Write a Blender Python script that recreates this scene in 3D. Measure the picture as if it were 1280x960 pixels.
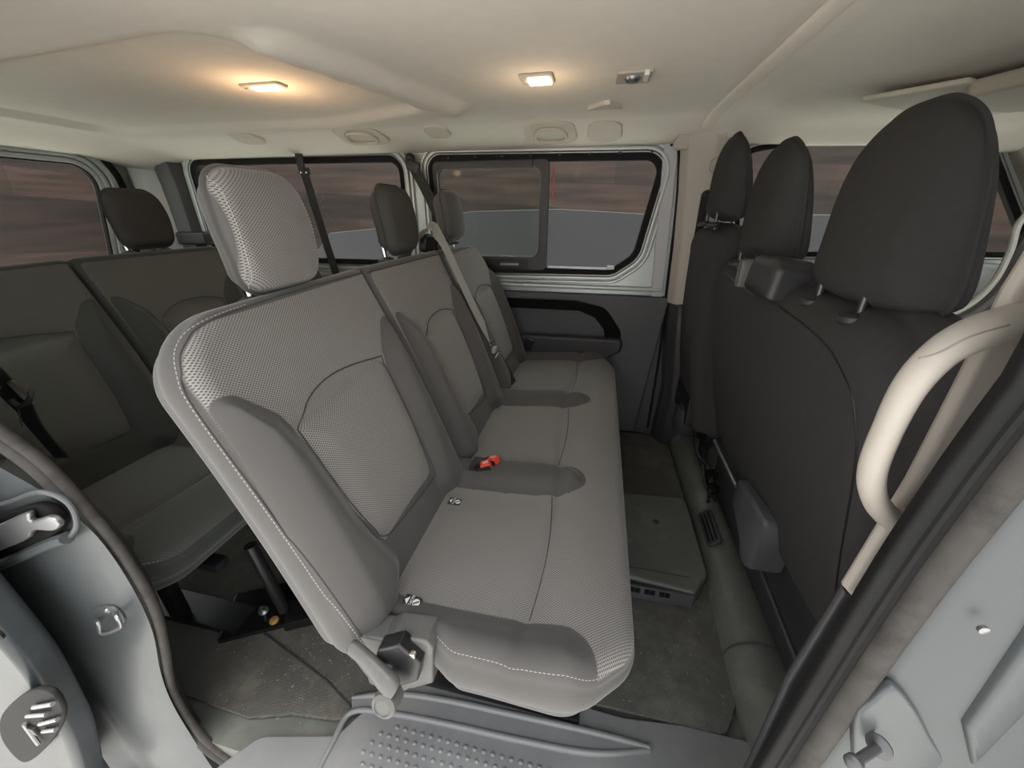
import bpy, bmesh, math, random
import numpy as np
from mathutils import Vector, Matrix

random.seed(7)
for o in list(bpy.data.objects):
    bpy.data.objects.remove(o)
SC = bpy.context.scene
COL = SC.collection

# ------------------------------------------------------------------ camera, sky, exposure
F = 481.0
VX, VY, H = 755.0, 265.0, 1.16
def _basis():
    Y = np.array([VX - 640, -(VY - 480), -F]); Y /= np.linalg.norm(Y)
    P = math.atan2(480 - VY, F)
    up = np.array([0, math.cos(P), math.sin(P)]); up -= up.dot(Y) * Y; up /= np.linalg.norm(up)
    return np.stack([np.cross(Y, up), Y, up], 0)
RB = _basis()
cam_d = bpy.data.cameras.new('camera'); cam = bpy.data.objects.new('camera', cam_d); COL.objects.link(cam)
cam_d.sensor_width = 36; cam_d.lens = F / 1280 * 36; cam_d.clip_start = 0.02; cam_d.clip_end = 200
M4 = Matrix([[*RB[0], 0], [*RB[1], 0], [*RB[2], H], [0, 0, 0, 1]])
cam.matrix_world = M4
SC.camera = cam
SC.view_settings.view_transform = 'Standard'; SC.view_settings.look = 'None'
SC.cycles.sample_clamp_indirect = 4
SC.view_settings.gamma = 1; SC.view_settings.use_curve_mapping = False
SC.view_settings.exposure = -0.42
W = bpy.data.worlds.new('sky'); SC.world = W; W.use_nodes = True
WN = W.node_tree.nodes; WL = W.node_tree.links
bg = WN['Background']; bg.inputs[1].default_value = 3.4
tc = WN.new('ShaderNodeTexCoord'); sx = WN.new('ShaderNodeSeparateXYZ'); rp = WN.new('ShaderNodeValToRGB')
rp.color_ramp.elements[0].position = 0.0; rp.color_ramp.elements[0].color = (1, .985, .95, 1)
rp.color_ramp.elements[1].position = 1.0; rp.color_ramp.elements[1].color = (.86, .90, .95, 1)
WL.new(tc.outputs['Generated'], sx.inputs[0]); WL.new(sx.outputs[2], rp.inputs[0]); WL.new(rp.outputs[0], bg.inputs[0])

def ray(px, py): return RB @ np.array([px - 640, -(py - 480), -F])
def onx(px, py, x): d = ray(px, py); t = x / d[0]; return np.array([0, 0, H]) + d * t
def ony(px, py, y): d = ray(px, py); t = y / d[1]; return np.array([0, 0, H]) + d * t
def onz(px, py, z): d = ray(px, py); t = (z - H) / d[2]; return np.array([0, 0, H]) + d * t

sun_d = bpy.data.lights.new('sun', 'SUN'); sun_d.energy = 13; sun_d.angle = math.radians(25); sun_d.color = (1, .96, .88)
sun = bpy.data.objects.new('sun', sun_d); COL.objects.link(sun)
sun.rotation_euler = Vector((.10, .03, .99)).to_track_quat('Z', 'Y').to_euler()

# ------------------------------------------------------------------ materials
MATS = {}
def newmat(name):
    m = bpy.data.materials.new(name); m.use_nodes = True
    nt = m.node_tree; return m, nt, nt.nodes['Principled BSDF']
def N(nt, t, **k):
    n = nt.nodes.new(t)
    for a, b in k.items(): setattr(n, a, b)
    return n
def L(nt, a, b): nt.links.new(a, b)
def math_(nt, op, a, b=None, c=None):
    n = N(nt, 'ShaderNodeMath', operation=op)
    for i, v in enumerate((a, b, c)):
        if v is None: continue
        if isinstance(v, (int, float)): n.inputs[i].default_value = v
        else: L(nt, v, n.inputs[i])
    return n.outputs[0]
def mixc(nt, f, a, b):
    n = N(nt, 'ShaderNodeMix', data_type='RGBA')
    if isinstance(f, (int, float)): n.inputs[0].default_value = f
    else: L(nt, f, n.inputs[0])
    for i, v in ((6, a), (7, b)):
        if isinstance(v, tuple): n.inputs[i].default_value = (*v, 1)
        else: L(nt, v, n.inputs[i])
    return n.outputs[2]
def bump(nt, bs, h, strength, dist):
    b = N(nt, 'ShaderNodeBump'); b.inputs['Strength'].default_value = strength; b.inputs['Distance'].default_value = dist
    L(nt, h, b.inputs['Height']); L(nt, b.outputs[0], bs.inputs['Normal']); return b
def simple(name, col, rough=.5, metal=0., noise=0., nscale=20., spec=.5, bumps=0., bscale=400., dirt=None, dscale=6., damt=.5, coat=0):
    m, nt, bs = newmat(name)
    bs.inputs['Roughness'].default_value = rough; bs.inputs['Metallic'].default_value = metal
    bs.inputs['Specular IOR Level'].default_value = spec
    bs.inputs['Coat Weight'].default_value = coat
    c = None
    tc = N(nt, 'ShaderNodeTexCoord')
    if noise:
        nz = N(nt, 'ShaderNodeTexNoise'); nz.inputs['Scale'].default_value = nscale; nz.inputs['Detail'].default_value = 5
        L(nt, tc.outputs['Object'], nz.inputs['Vector'])
        c = mixc(nt, nz.outputs[0], tuple(x * (1 - noise) for x in col), tuple(min(1, x * (1 + noise)) for x in col))
    if dirt:
        nz = N(nt, 'ShaderNodeTexNoise'); nz.inputs['Scale'].default_value = dscale; nz.inputs['Detail'].default_value = 9
        nz.inputs['Roughness'].default_value = .72
        L(nt, tc.outputs['Object'], nz.inputs['Vector'])
        mr = N(nt, 'ShaderNodeMapRange'); mr.inputs[1].default_value = .5; mr.inputs[2].default_value = .72; mr.inputs[4].default_value = damt
        L(nt, nz.outputs[0], mr.inputs[0])
        c = mixc(nt, mr.outputs[0], c if c is not None else col, dirt)
    if c is not None: L(nt, c, bs.inputs['Base Color'])
    else: bs.inputs['Base Color'].default_value = (*col, 1)
    if bumps:
        nz = N(nt, 'ShaderNodeTexNoise'); nz.inputs['Scale'].default_value = bscale
        L(nt, tc.outputs['Object'], nz.inputs['Vector']); bump(nt, bs, nz.outputs[0], bumps, .001)
    MATS[name] = m; return m

def fabric(name, light, dark, hole, period=.0052, fine=False):
    """seat cloth: 'reg' > 0 is the woven mesh zone, elsewhere smooth knit; pattern in metres from the UV map"""
    m, nt, bs = newmat(name)
    bs.inputs['Roughness'].default_value = .85; bs.inputs['Specular IOR Level'].default_value = .25
    bs.inputs['Sheen Weight'].default_value = .25; bs.inputs['Sheen Roughness'].default_value = .4
    uv = N(nt, 'ShaderNodeUVMap', uv_map='UVMap'); s = N(nt, 'ShaderNodeSeparateXYZ'); L(nt, uv.outputs[0], s.inputs[0])
    k = 2 * math.pi / period
    a = math_(nt, 'SINE', math_(nt, 'MULTIPLY', s.outputs[0], k * .8))
    b = math_(nt, 'SINE', math_(nt, 'MULTIPLY', s.outputs[1], k))
    prod = math_(nt, 'MULTIPLY', a, b)
    mr = N(nt, 'ShaderNodeMapRange'); mr.inputs[1].default_value = .05; mr.inputs[2].default_value = .6
    L(nt, prod, mr.inputs[0])
    nz = N(nt, 'ShaderNodeTexNoise'); nz.inputs['Scale'].default_value = 700; L(nt, uv.outputs[0], nz.inputs[0])
    lc = mixc(nt, nz.outputs[0], tuple(x * .85 for x in light), tuple(x * 1.12 for x in light))
    meshc = mixc(nt, mr.outputs[0], lc, hole)
    big = N(nt, 'ShaderNodeTexNoise'); big.inputs['Scale'].default_value = 6; big.inputs['Detail'].default_value = 4; L(nt, uv.outputs[0], big.inputs[0])
    dc0 = mixc(nt, nz.outputs[0], tuple(x * .9 for x in dark), tuple(x * 1.1 for x in dark))
    dc = mixc(nt, big.outputs[0], dc0, tuple(x * 1.25 for x in dark))
    at = N(nt, 'ShaderNodeAttribute', attribute_name='reg')
    r = N(nt, 'ShaderNodeMapRange'); r.inputs[1].default_value = -.0012; r.inputs[2].default_value = .0012
    L(nt, at.outputs['Fac'], r.inputs[0])
    L(nt, mixc(nt, r.outputs[0], dc, meshc), bs.inputs['Base Color'])
    hh = math_(nt, 'MULTIPLY', math_(nt, 'SUBTRACT', 1.0, mr.outputs[0]), r.outputs[0])
    hh = math_(nt, 'ADD', hh, math_(nt, 'MULTIPLY', nz.outputs[0], .25))
    bump(nt, bs, hh, .5, .0015)
    MATS[name] = m; return m

fabric('seat_fabric', (.272, .256, .241), (.080, .0755, .0725), (.065, .061, .058))
fabric('rear_seat_fabric', (.105, .112, .104), (.040, .044, .040), (.055, .059, .055))  # seat cloth again, with the back row's shade put into its colour
simple('front_fabric', (.040, .039, .039), .85, noise=.15, nscale=60, spec=.25, bumps=.3, bscale=900)
simple('thread', (.42, .40, .38), .8)
simple('seam_dark', (.05, .048, .046), .9)
simple('dark_plastic', (.035, .034, .037), .45, noise=.2, nscale=9, bumps=.25, bscale=700)
simple('trim_plastic', (.075, .075, .082), .5, noise=.1, nscale=9, bumps=.25, bscale=700)
simple('black_plastic', (.012, .012, .013), .35)
simple('black_gloss', (.01, .01, .01), .2)
simple('webbing', (.018, .018, .019), .6, bumps=.5, bscale=1200)
simple('grey_webbing', (.36, .36, .33), .55, bumps=.5, bscale=1200)
simple('grey_plastic', (.095, .094, .090), .42, noise=.12, nscale=14, bumps=.2, bscale=500, dirt=(.17, .165, .155), dscale=18, damt=.35)
simple('tread_plastic', (.19, .193, .197), .30, noise=.12, nscale=12, bumps=.2, bscale=400, dirt=(.26, .255, .24), dscale=9, damt=.55)
simple('floor_plastic', (.12, .127, .112), .5, noise=.2, nscale=6, bumps=.2, bscale=400, dirt=(.24, .235, .21), dscale=11, damt=.5)
simple('beige_plastic', (.43, .39, .345), .5, bumps=.15, bscale=700)
simple('beige_seam', (.22, .19, .16), .7)
simple('headliner', (.72, .675, .60), .95, noise=.05, nscale=25, spec=.1, bumps=.3, bscale=300)
simple('headliner_trim', (.55, .51, .43), .7, noise=.06, nscale=25)
simple('body_paint', (.072, .080, .084), .42, metal=.12, noise=.10, nscale=7, dirt=(.12, .12, .115), dscale=5, damt=.35, coat=.06)
simple('body_dark', (.028, .035, .040), .42, metal=.1, noise=.12, nscale=5, dirt=(.11, .12, .12), dscale=7, damt=.25, coat=.08)
simple('frame_paint', (.50, .535, .525), .32, metal=.35, noise=.06, nscale=4)
simple('frame_gray', (.50, .50, .53), .5, noise=.05, nscale=4)
simple('rubber', (.010, .010, .010), .7, noise=.3, nscale=30, spec=.2)
simple('matte_black', (.006, .006, .006), .8, spec=.12)
simple('headrest_dark', (.060, .058, .053), .85, spec=.2, bumps=.3, bscale=900)
simple('seal_rubber', (.050, .045, .042), .65, noise=.35, nscale=40, dirt=(.018, .016, .015), dscale=22, damt=.9, spec=.25)
simple('chrome', (.8, .8, .8), .15, metal=1)
simple('steel', (.30, .30, .31), .35, metal=.9, noise=.2, nscale=30)
simple('dark_metal', (.10, .10, .105), .35, metal=.7)
simple('rust', (.45, .25, .07), .6, metal=.3, noise=.4, nscale=60)
simple('red_plastic', (.72, .07, .04), .4)
simple('pale_red', (.85, .40, .33), .45)
simple('tag_black', (.02, .02, .02), .6)
simple('tag_white', (.75, .75, .73), .6)
simple('concrete', (.046, .045, .050), .8, noise=.12, nscale=1.2, dirt=(.058, .057, .061), dscale=1.5, damt=.4)
simple('ground_asphalt', (.58, .57, .55), .9, noise=.2, nscale=2)
simple('dash_plastic', (.12, .12, .115), .5)
simple('pale_plastic', (.72, .74, .68), .4)
simple('red_trim', (.55, .06, .04), .5)

def carpet(name, c1, c2, scale, rot, dust):
    m, nt, bs = newmat(name); bs.inputs['Roughness'].default_value = .9; bs.inputs['Specular IOR Level'].default_value = .15
    tc = N(nt, 'ShaderNodeTexCoord'); mp = N(nt, 'ShaderNodeMapping'); mp.inputs['Rotation'].default_value[2] = rot
    L(nt, tc.outputs['Object'], mp.inputs[0]); s = N(nt, 'ShaderNodeSeparateXYZ'); L(nt, mp.outputs[0], s.inputs[0])
    a = math_(nt, 'SINE', math_(nt, 'MULTIPLY', s.outputs[0], scale)); b = math_(nt, 'SINE', math_(nt, 'MULTIPLY', s.outputs[1], scale * .8))
    v = math_(nt, 'ADD', math_(nt, 'MULTIPLY', math_(nt, 'MULTIPLY', a, b), .5), .5)
    c = mixc(nt, v, c1, c2)
    nz = N(nt, 'ShaderNodeTexNoise'); nz.inputs['Scale'].default_value = 5; nz.inputs['Detail'].default_value = 10; nz.inputs['Roughness'].default_value = .75
    L(nt, tc.outputs['Object'], nz.inputs[0])
    mr = N(nt, 'ShaderNodeMapRange'); mr.inputs[1].default_value = .48; mr.inputs[2].default_value = .75; mr.inputs[4].default_value = .7
    L(nt, nz.outputs[0], mr.inputs[0])
    L(nt, mixc(nt, mr.outputs[0], c, dust), bs.inputs['Base Color']); bump(nt, bs, v, .6, .002)
    MATS[name] = m
carpet('ribbed_mat', (.055, .053, .047), (.155, .147, .128), 1050, .5, (.26, .24, .19))
carpet('front_mat', (.055, .055, .050), (.175, .172, .155), 1100, .2, (.26, .255, .225))

def wood(name):
    m, nt, bs = newmat(name); bs.inputs['Roughness'].default_value = .6
    tc = N(nt, 'ShaderNodeTexCoord'); mp = N(nt, 'ShaderNodeMapping'); L(nt, tc.outputs['UV'], mp.inputs[0])
    br = N(nt, 'ShaderNodeTexBrick'); br.inputs['Scale'].default_value = 1.0; br.inputs['Mortar Size'].default_value = .004
    br.inputs['Brick Width'].default_value = 3.2; br.inputs['Row Height'].default_value = .42
    br.inputs['Color1'].default_value = (.020, .011, .009, 1); br.inputs['Color2'].default_value = (.062, .037, .029, 1); br.inputs['Mortar'].default_value = (.02, .012, .01, 1)
    mp.inputs['Rotation'].default_value[2] = .06
    L(nt, mp.outputs[0], br.inputs[0])
    nz = N(nt, 'ShaderNodeTexNoise'); nz.inputs['Scale'].default_value = 1; nz.inputs['Detail'].default_value = 7
    m2 = N(nt, 'ShaderNodeMapping'); m2.inputs['Scale'].default_value = (.8, 9, 1); L(nt, tc.outputs['UV'], m2.inputs[0]); L(nt, m2.outputs[0], nz.inputs[0])
    mul = N(nt, 'ShaderNodeMix', data_type='RGBA', blend_type='MULTIPLY'); mul.inputs[0].default_value = 1
    rr = N(nt, 'ShaderNodeValToRGB'); rr.color_ramp.elements[0].position = .3; rr.color_ramp.elements[0].color = (.42, .40, .38, 1)
    rr.color_ramp.elements[1].position = .7; rr.color_ramp.elements[1].color = (1.25, 1.2, 1.2, 1); L(nt, nz.outputs[0], rr.inputs[0])
    L(nt, br.outputs[0], mul.inputs[6]); L(nt, rr.outputs[0], mul.inputs[7]); L(nt, mul.outputs[2], bs.inputs['Base Color'])
    MATS[name] = m
wood('plank_wood')

def glass():
    m, nt, bs = newmat('glass'); nt.nodes.remove(bs)
    t = N(nt, 'ShaderNodeBsdfTransparent'); t.inputs[0].default_value = (.86, .88, .86, 1)
    g = N(nt, 'ShaderNodeBsdfGlossy'); g.inputs['Roughness'].default_value = .06
    f = N(nt, 'ShaderNodeFresnel'); f.inputs[0].default_value = 1.06
    mx = N(nt, 'ShaderNodeMixShader'); L(nt, f.outputs[0], mx.inputs[0]); L(nt, t.outputs[0], mx.inputs[1]); L(nt, g.outputs[0], mx.inputs[2])
    L(nt, mx.outputs[0], nt.nodes['Material Output'].inputs[0]); MATS['glass'] = m
glass()
def emit(name, col, s):
    m, nt, bs = newmat(name); bs.inputs['Base Color'].default_value = (*col, 1)
    bs.inputs['Emission Color'].default_value = (*col, 1); bs.inputs['Emission Strength'].default_value = s; MATS[name] = m
emit('lamp_lens', (1, .72, .38), 5.0)
emit('lamp_lens_white', (1, .80, .50), 6.0)

# ------------------------------------------------------------------ object helpers
def tag(o, label=None, cat=None, group=None, kind=None):
    if label: o['label'] = label
    if cat: o['category'] = cat
    if group: o['group'] = group
    if kind: o['kind'] = kind
    return o
def thing(name, loc, label, cat, group=None):
    o = bpy.data.objects.new(name, None); COL.objects.link(o); o.location = loc; o.empty_display_size = .05
    return tag(o, label, cat, group)
def link(name, me, mat, parent=None, smooth=35):
    if mat is not None and not me.materials:
        me.materials.append(MATS[mat])
    o = bpy.data.objects.new(name, me); COL.objects.link(o)
    if smooth is not None and len(me.polygons):
        me.polygons.foreach_set('use_smooth', [True] * len(me.polygons))
        if smooth < 180: me.set_sharp_from_angle(angle=math.radians(smooth))
    if parent is not None:
        o.parent = parent
        r = parent; off = Vector((0, 0, 0))
        while r is not None:
            off += r.location; r = r.parent
        o.matrix_parent_inverse = Matrix.Translation(-off) if parent.parent is None else Matrix.Identity(4)
    me.update()
    return o
def mk(name, verts, faces, mat, parent=None, smooth=35, uv=None):
    me = bpy.data.meshes.new(name); me.from_pydata([tuple(v) for v in verts], [], faces)
    if uv is not None:
        ul = me.uv_layers.new(name='UVMap')
        idx = np.empty(len(me.loops), dtype=int); me.loops.foreach_get('vertex_index', idx)
        ul.data.foreach_set('uv', np.asarray(uv, dtype=float)[idx].ravel())
    return link(name, me, mat, parent, smooth)

def spl(pts, n=8, closed=False):
    p = [np.array(q, float) for q in pts]; out = []
    m = len(p); rng = range(m) if closed else range(m - 1)
    for i in rng:
        if closed: a, b, c, d = p[(i - 1) % m], p[i], p[(i + 1) % m], p[(i + 2) % m]
        else: a, b, c, d = p[max(i - 1, 0)], p[i], p[i + 1], p[min(i + 2, m - 1)]
        for k in range(n):
            t = k / n
            out.append(.5 * ((2 * b) + (c - a) * t + (2 * a - 5 * b + 4 * c - d) * t * t + (3 * b - a - 3 * c + d) * t ** 3))
    if not closed: out.append(p[-1])
    return np.array(out)
def rpoly(pts, r, seg=8):
    p = [np.array(q, float) for q in pts]; m = len(p); out = []
    rr = r if isinstance(r, (list, tuple)) else [r] * m
    for i in range(m):
        a, b, c = p[i - 1], p[i], p[(i + 1) % m]
        if rr[i] <= 1e-6: out.append(b); continue
        d1 = (a - b); l1 = np.linalg.norm(d1); d1 /= l1; d2 = (c - b); l2 = np.linalg.norm(d2); d2 /= l2
        ang = math.acos(max(-1, min(1, d1.dot(d2)))); t = min(rr[i] / math.tan(ang / 2), .49 * l1, .49 * l2)
        R_ = t * math.tan(ang / 2); bis = (d1 + d2); bis /= np.linalg.norm(bis); cen = b + bis * (R_ / math.sin(ang / 2))
        s = b + d1 * t - cen; e = b + d2 * t - cen
        a0 = math.atan2(s[1], s[0]); a1 = math.atan2(e[1], e[0]); da = (a1 - a0 + math.pi) % (2 * math.pi) - math.pi
        for k in range(seg + 1):
            an = a0 + da * k / seg; out.append(cen + R_ * np.array([math.cos(an), math.sin(an)]))
    return np.array(out)
def resample(p, n, closed=True):
    p = np.asarray(p, float); q = np.vstack([p, p[:1]]) if closed else p
    d = np.r_[0, np.cumsum(np.linalg.norm(np.diff(q, axis=0), axis=1))]
    t = np.linspace(0, d[-1], n + 1)[:-1] if closed else np.linspace(0, d[-1], n)
    return np.stack([np.interp(t, d, q[:, k]) for k in range(q.shape[1])], 1)
def sdf(P, poly):
    """signed distance, positive inside"""
    P = np.asarray(P, float); poly = np.asarray(poly, float); a = poly; b = np.roll(poly, -1, 0)
    best = np.full(len(P), 1e9); ins = np.zeros(len(P), bool)
    for i in range(len(a)):
        e = b[i] - a[i]; w = P - a[i]; L2 = e.dot(e)
        if L2 < 1e-14: continue
        t = np.clip((w @ e) / L2, 0, 1); dd = np.linalg.norm(w - t[:, None] * e, axis=1); best = np.minimum(best, dd)
        c = (a[i][1] > P[:, 1]) != (b[i][1] > P[:, 1])
        if abs(e[1]) > 1e-12:
            xx = a[i][0] + (P[:, 1] - a[i][1]) / e[1] * e[0]; ins ^= c & (P[:, 0] < xx)
    return np.where(ins, best, -best)
def sstep(x): x = np.clip(x, 0, 1); return x * x * (3 - 2 * x)

class Pad:
    """an upholstered cushion: outline in (u,v), front height fn(P), rolled edges, a map to world"""
    def __init__(s, outline, thick, roll, fn, mp, reg=None, back_roll=None, inset=0.0, bulge=0.0, N_=260, rings=34, center=None):
        s.o = resample(outline, N_); s.th = thick; s.roll = roll; s.fn = fn; s.mp = mp; s.reg = reg
        s.br = back_roll or roll; s.inset = inset; s.bulge = bulge; s.rings = rings
        s.c = s.o.mean(0) if center is None else np.array(center, float)
    def height(s, P):
        d = np.maximum(sdf(P, s.o), 0); r = s.roll
        dd = np.minimum(d, r); return s.fn(P) - r + np.sqrt(np.maximum(r * r - (r - dd) ** 2, 0))
    def at(s, P, off=0.0):
        P = np.asarray(P, float); return s.mp(P, s.height(P) + off)
    def build(s, name, mat, parent):
        n = len(s.o); V = []; UV = []; RG = []
        k = np.linspace(0, 1, s.rings); sc = 1 - (1 - k) ** 2.0; sc = sc * .985 + .015
        rel = s.o - s.c
        per = np.r_[0, np.cumsum(np.linalg.norm(np.diff(s.o, axis=0), axis=1))]
        # outward normal in 2D
        tg = np.roll(s.o, -1, 0) - np.roll(s.o, 1, 0); nr = np.stack([tg[:, 1], -tg[:, 0]], 1); nr /= np.linalg.norm(nr, axis=1)[:, None] + 1e-12
        if (nr * rel).sum() < 0: nr = -nr
        for q in sc:
            P = s.c + rel * q; h = s.height(P); V.append(s.mp(P, h)); UV.append(P)
            RG.append(s.reg(P) if s.reg else np.full(n, -1.0))
        hE = s.fn(s.o) - s.roll
        depth = s.th
        ns = 9
        for i in range(1, ns + 1):
            f = i / ns; hh = hE + f * (-depth - hE + s.br)
            P = s.o + nr * (s.bulge * math.sin(math.pi * f) - s.inset * f ** 2)
            V.append(s.mp(P, hh)); UV.append(np.stack([s.o[:, 0] + nr[:, 0] * f * depth, s.o[:, 1] + nr[:, 1] * f * depth], 1)); RG.append(np.full(n, -1.0) if not s.reg else np.minimum(s.reg(s.o) - f * .01, -.004))
        for i in range(1, 9):
            a = math.pi / 2 * i / 8; P = s.o - nr * (s.inset + s.br * (1 - math.cos(a)))
            V.append(s.mp(P, -depth + s.br - s.br * math.sin(a) + 0 * s.o[:, 0])); UV.append(P); RG.append(np.full(n, -1.0))
        P0 = s.o - nr * (s.inset + s.br)
        for q in (.75, .5, .25, .05):
            P = s.c + (P0 - s.c) * q; V.append(s.mp(P, np.full(n, -depth))); UV.append(P); RG.append(np.full(n, -1.0))
        nb = len(V); V = np.concatenate(V); UV = np.concatenate(UV); RG = np.concatenate(RG)
        cF = s.mp(s.c[None], s.height(s.c[None])); cB = s.mp(s.c[None], np.array([-depth]))
        V = np.vstack([V, cF, cB]); UV = np.vstack([UV, s.c, s.c]); RG = np.r_[RG, RG[0], -1]
        Fc = []
        for i in range(nb - 1):
            for j in range(n):
                a = i * n + j; b = i * n + (j + 1) % n; Fc.append((a, b, b + n, a + n))
        ic = nb * n
        for j in range(n):
            Fc.append((ic, (j + 1) % n, j)); Fc.append((ic + 1, (nb - 1) * n + j, (nb - 1) * n + (j + 1) % n))
        me = bpy.data.meshes.new(name); me.from_pydata(V.tolist(), [], Fc)
        ul = me.uv_layers.new(name='UVMap'); idx = np.empty(len(me.loops), dtype=int); me.loops.foreach_get('vertex_index', idx)
        ul.data.foreach_set('uv', UV[idx].ravel())
        at = me.attributes.new('reg', 'FLOAT', 'POINT'); at.data.foreach_set('value', RG)
        bm = bmesh.new(); bm.from_mesh(me); bmesh.ops.recalc_face_normals(bm, faces=bm.faces); bm.to_mesh(me); bm.free()
        return link(name, me, mat, parent, 180)

def tube(name, path, r, mat, parent=None, n=10, closed=False, flat=1.0, mb=None):
    P = np.asarray(path, float); m = len(P); rr = np.broadcast_to(np.asarray(r, float), (m,))
    V = []; Fc = []; up = np.array([0, 0, 1.0]); prev = None
    for i in range(m):
        if closed: t = P[(i + 1) % m] - P[i - 1]
        else: t = P[min(i + 1, m - 1)] - P[max(i - 1, 0)]
        t = t / (np.linalg.norm(t) + 1e-12)
        if prev is None:
            a = np.cross(t, up);
            if np.linalg.norm(a) < .1: a = np.cross(t, np.array([1.0, 0, 0]))
        else: a = prev - t * prev.dot(t)
        a /= np.linalg.norm(a) + 1e-12; prev = a; b = np.cross(t, a)
        for k in range(n):
            an = 2 * math.pi * k / n; V.append(P[i] + rr[i] * (a * math.cos(an) + b * flat * math.sin(an)))
    for i in range(m if closed else m - 1):
        for k in range(n):
            q = (k + 1) % n; j = (i + 1) % m; Fc.append((i * n + k, i * n + q, j * n + q, j * n + k))
    if not closed: Fc += [tuple(range(n))[::-1], tuple((m - 1) * n + k for k in range(n))]
    if mb is not None:
        o = len(mb[0]); mb[0].extend(V); mb[1].extend([tuple(x + o for x in f) for f in Fc]); return None
    return mk(name, V, Fc, mat, parent)
def sweep(name, path, prof, A, B, mat, parent=None, closed=False, smooth=35):
    """profile [(a,b)] swept along path; A(i),B(i) fixed axes"""
    P = np.asarray(path, float); m = len(P); n = len(prof); V = []
    for i in range(m):
        a = A[i] if isinstance(A, list) else A; b = B[i] if isinstance(B, list) else B
        for (x, y) in prof: V.append(P[i] + np.array(a) * x + np.array(b) * y)
    Fc = []
    for i in range(m if closed else m - 1):
        j = (i + 1) % m
        for k in range(n): q = (k + 1) % n; Fc.append((i * n + k, i * n + q, j * n + q, j * n + k))
    if not closed: Fc += [tuple(range(n))[::-1], tuple((m - 1) * n + k for k in range(n))]
    return mk(name, V, Fc, mat, parent, smooth)
def ribbon(name, path, wdir, w, th, mat, parent=None):
    P = np.asarray(path, float); W_ = np.asarray(wdir, float); m = len(P)
    A = []; B = []
    for i in range(m):
        t = P[min(i + 1, m - 1)] - P[max(i - 1, 0)]; t /= np.linalg.norm(t)
        wv = W_[i] if W_.ndim == 2 else W_; wv = wv - t * wv.dot(t); wv = wv / np.linalg.norm(wv); A.append(wv); B.append(np.cross(t, wv))
    return sweep(name, P, [(-w / 2, -th / 2), (w / 2, -th / 2), (w / 2, th / 2), (-w / 2, th / 2)], A, B, mat, parent)
def plate(name, loops, th, O, ex, ey, mat, parent=None, bev=0.0, smooth=40, seg=2):
    """filled 2-D outline (later loops are holes) of thickness th centred on O, in the plane ex,ey"""
    cu = bpy.data.curves.new('c', 'CURVE'); cu.dimensions = '2D'; cu.fill_mode = 'BOTH'; cu.extrude = max(th / 2 - bev, 0.0001)
    cu.bevel_depth = bev; cu.bevel_resolution = seg; cu.offset = -bev
    for lp in loops:
        s = cu.splines.new('POLY'); s.points.add(len(lp) - 1); s.use_cyclic_u = True
        for i, q in enumerate(lp): s.points[i].co = (q[0], q[1], 0, 1)
    o = bpy.data.objects.new('c', cu); me = bpy.data.meshes.new_from_object(o); bpy.data.objects.remove(o)
    ex = Vector(ex).normalized(); ey = Vector(ey); ey = (ey - ex * ey.dot(ex)).normalized(); ez = ex.cross(ey)
    Mx = Matrix(((ex.x, ey.x, ez.x, O[0]), (ex.y, ey.y, ez.y, O[1]), (ex.z, ey.z, ez.z, O[2]), (0, 0, 0, 1)))
    me.transform(Mx); me.name = name
    bm = bmesh.new(); bm.from_mesh(me); bmesh.ops.remove_doubles(bm, verts=bm.verts, dist=1e-5); bmesh.ops.recalc_face_normals(bm, faces=bm.faces); bm.to_mesh(me); bm.free()
    me.materials.clear()
    o = link(name, me, mat, parent, smooth)
    if bev > 0 and smooth:
        w = o.modifiers.new('normals', 'WEIGHTED_NORMAL'); w.weight = 100; w.keep_sharp = True
    return o
def bmbox(bm, c, size, bev=0.0, rot=None, seg=2):
    r = bmesh.ops.create_cube(bm, size=1); vs = r['verts']
    bmesh.ops.scale(bm, vec=size, verts=vs)
    if bev > 0:
        es = list({e for v in vs for e in v.link_edges})
        rr = bmesh.ops.bevel(bm, geom=es, offset=bev, segments=seg, profile=.6, affect='EDGES'); vs = list({v for f in rr['faces'] for v in f.verts} | {v for v in vs if v.is_valid})
    if rot is not None: bmesh.ops.rotate(bm, cent=(0, 0, 0), matrix=rot, verts=vs)
    bmesh.ops.translate(bm, vec=c, verts=vs)
def box(name, c, size, mat, parent=None, bev=0.003, rot=None, seg=2):
    bm = bmesh.new(); bmbox(bm, c, size, bev, rot, seg); me = bpy.data.meshes.new(name); bm.to_mesh(me); bm.free()
    o = link(name, me, mat, parent)
    if bev > 0: w = o.modifiers.new('normals', 'WEIGHTED_NORMAL'); w.weight = 100; w.keep_sharp = True
    return o
def lathe(name, prof, O, axis, mat, parent=None, n=24):
    ax = Vector(axis).normalized(); a = ax.orthogonal().normalized(); b = ax.cross(a); V = []; Fc = []
    for (r, h) in prof:
        for k in range(n):
            an = 2 * math.pi * k / n; V.append(Vector(O) + ax * h + (a * math.cos(an) + b * math.sin(an)) * r)
    m = len(prof)
    for i in range(m - 1):
        for k in range(n): q = (k + 1) % n; Fc.append((i * n + k, i * n + q, (i + 1) * n + q, (i + 1) * n + k))
    Fc += [tuple(range(n))[::-1], tuple((m - 1) * n + k for k in range(n))]
    return mk(name, V, Fc, mat, parent)
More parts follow.
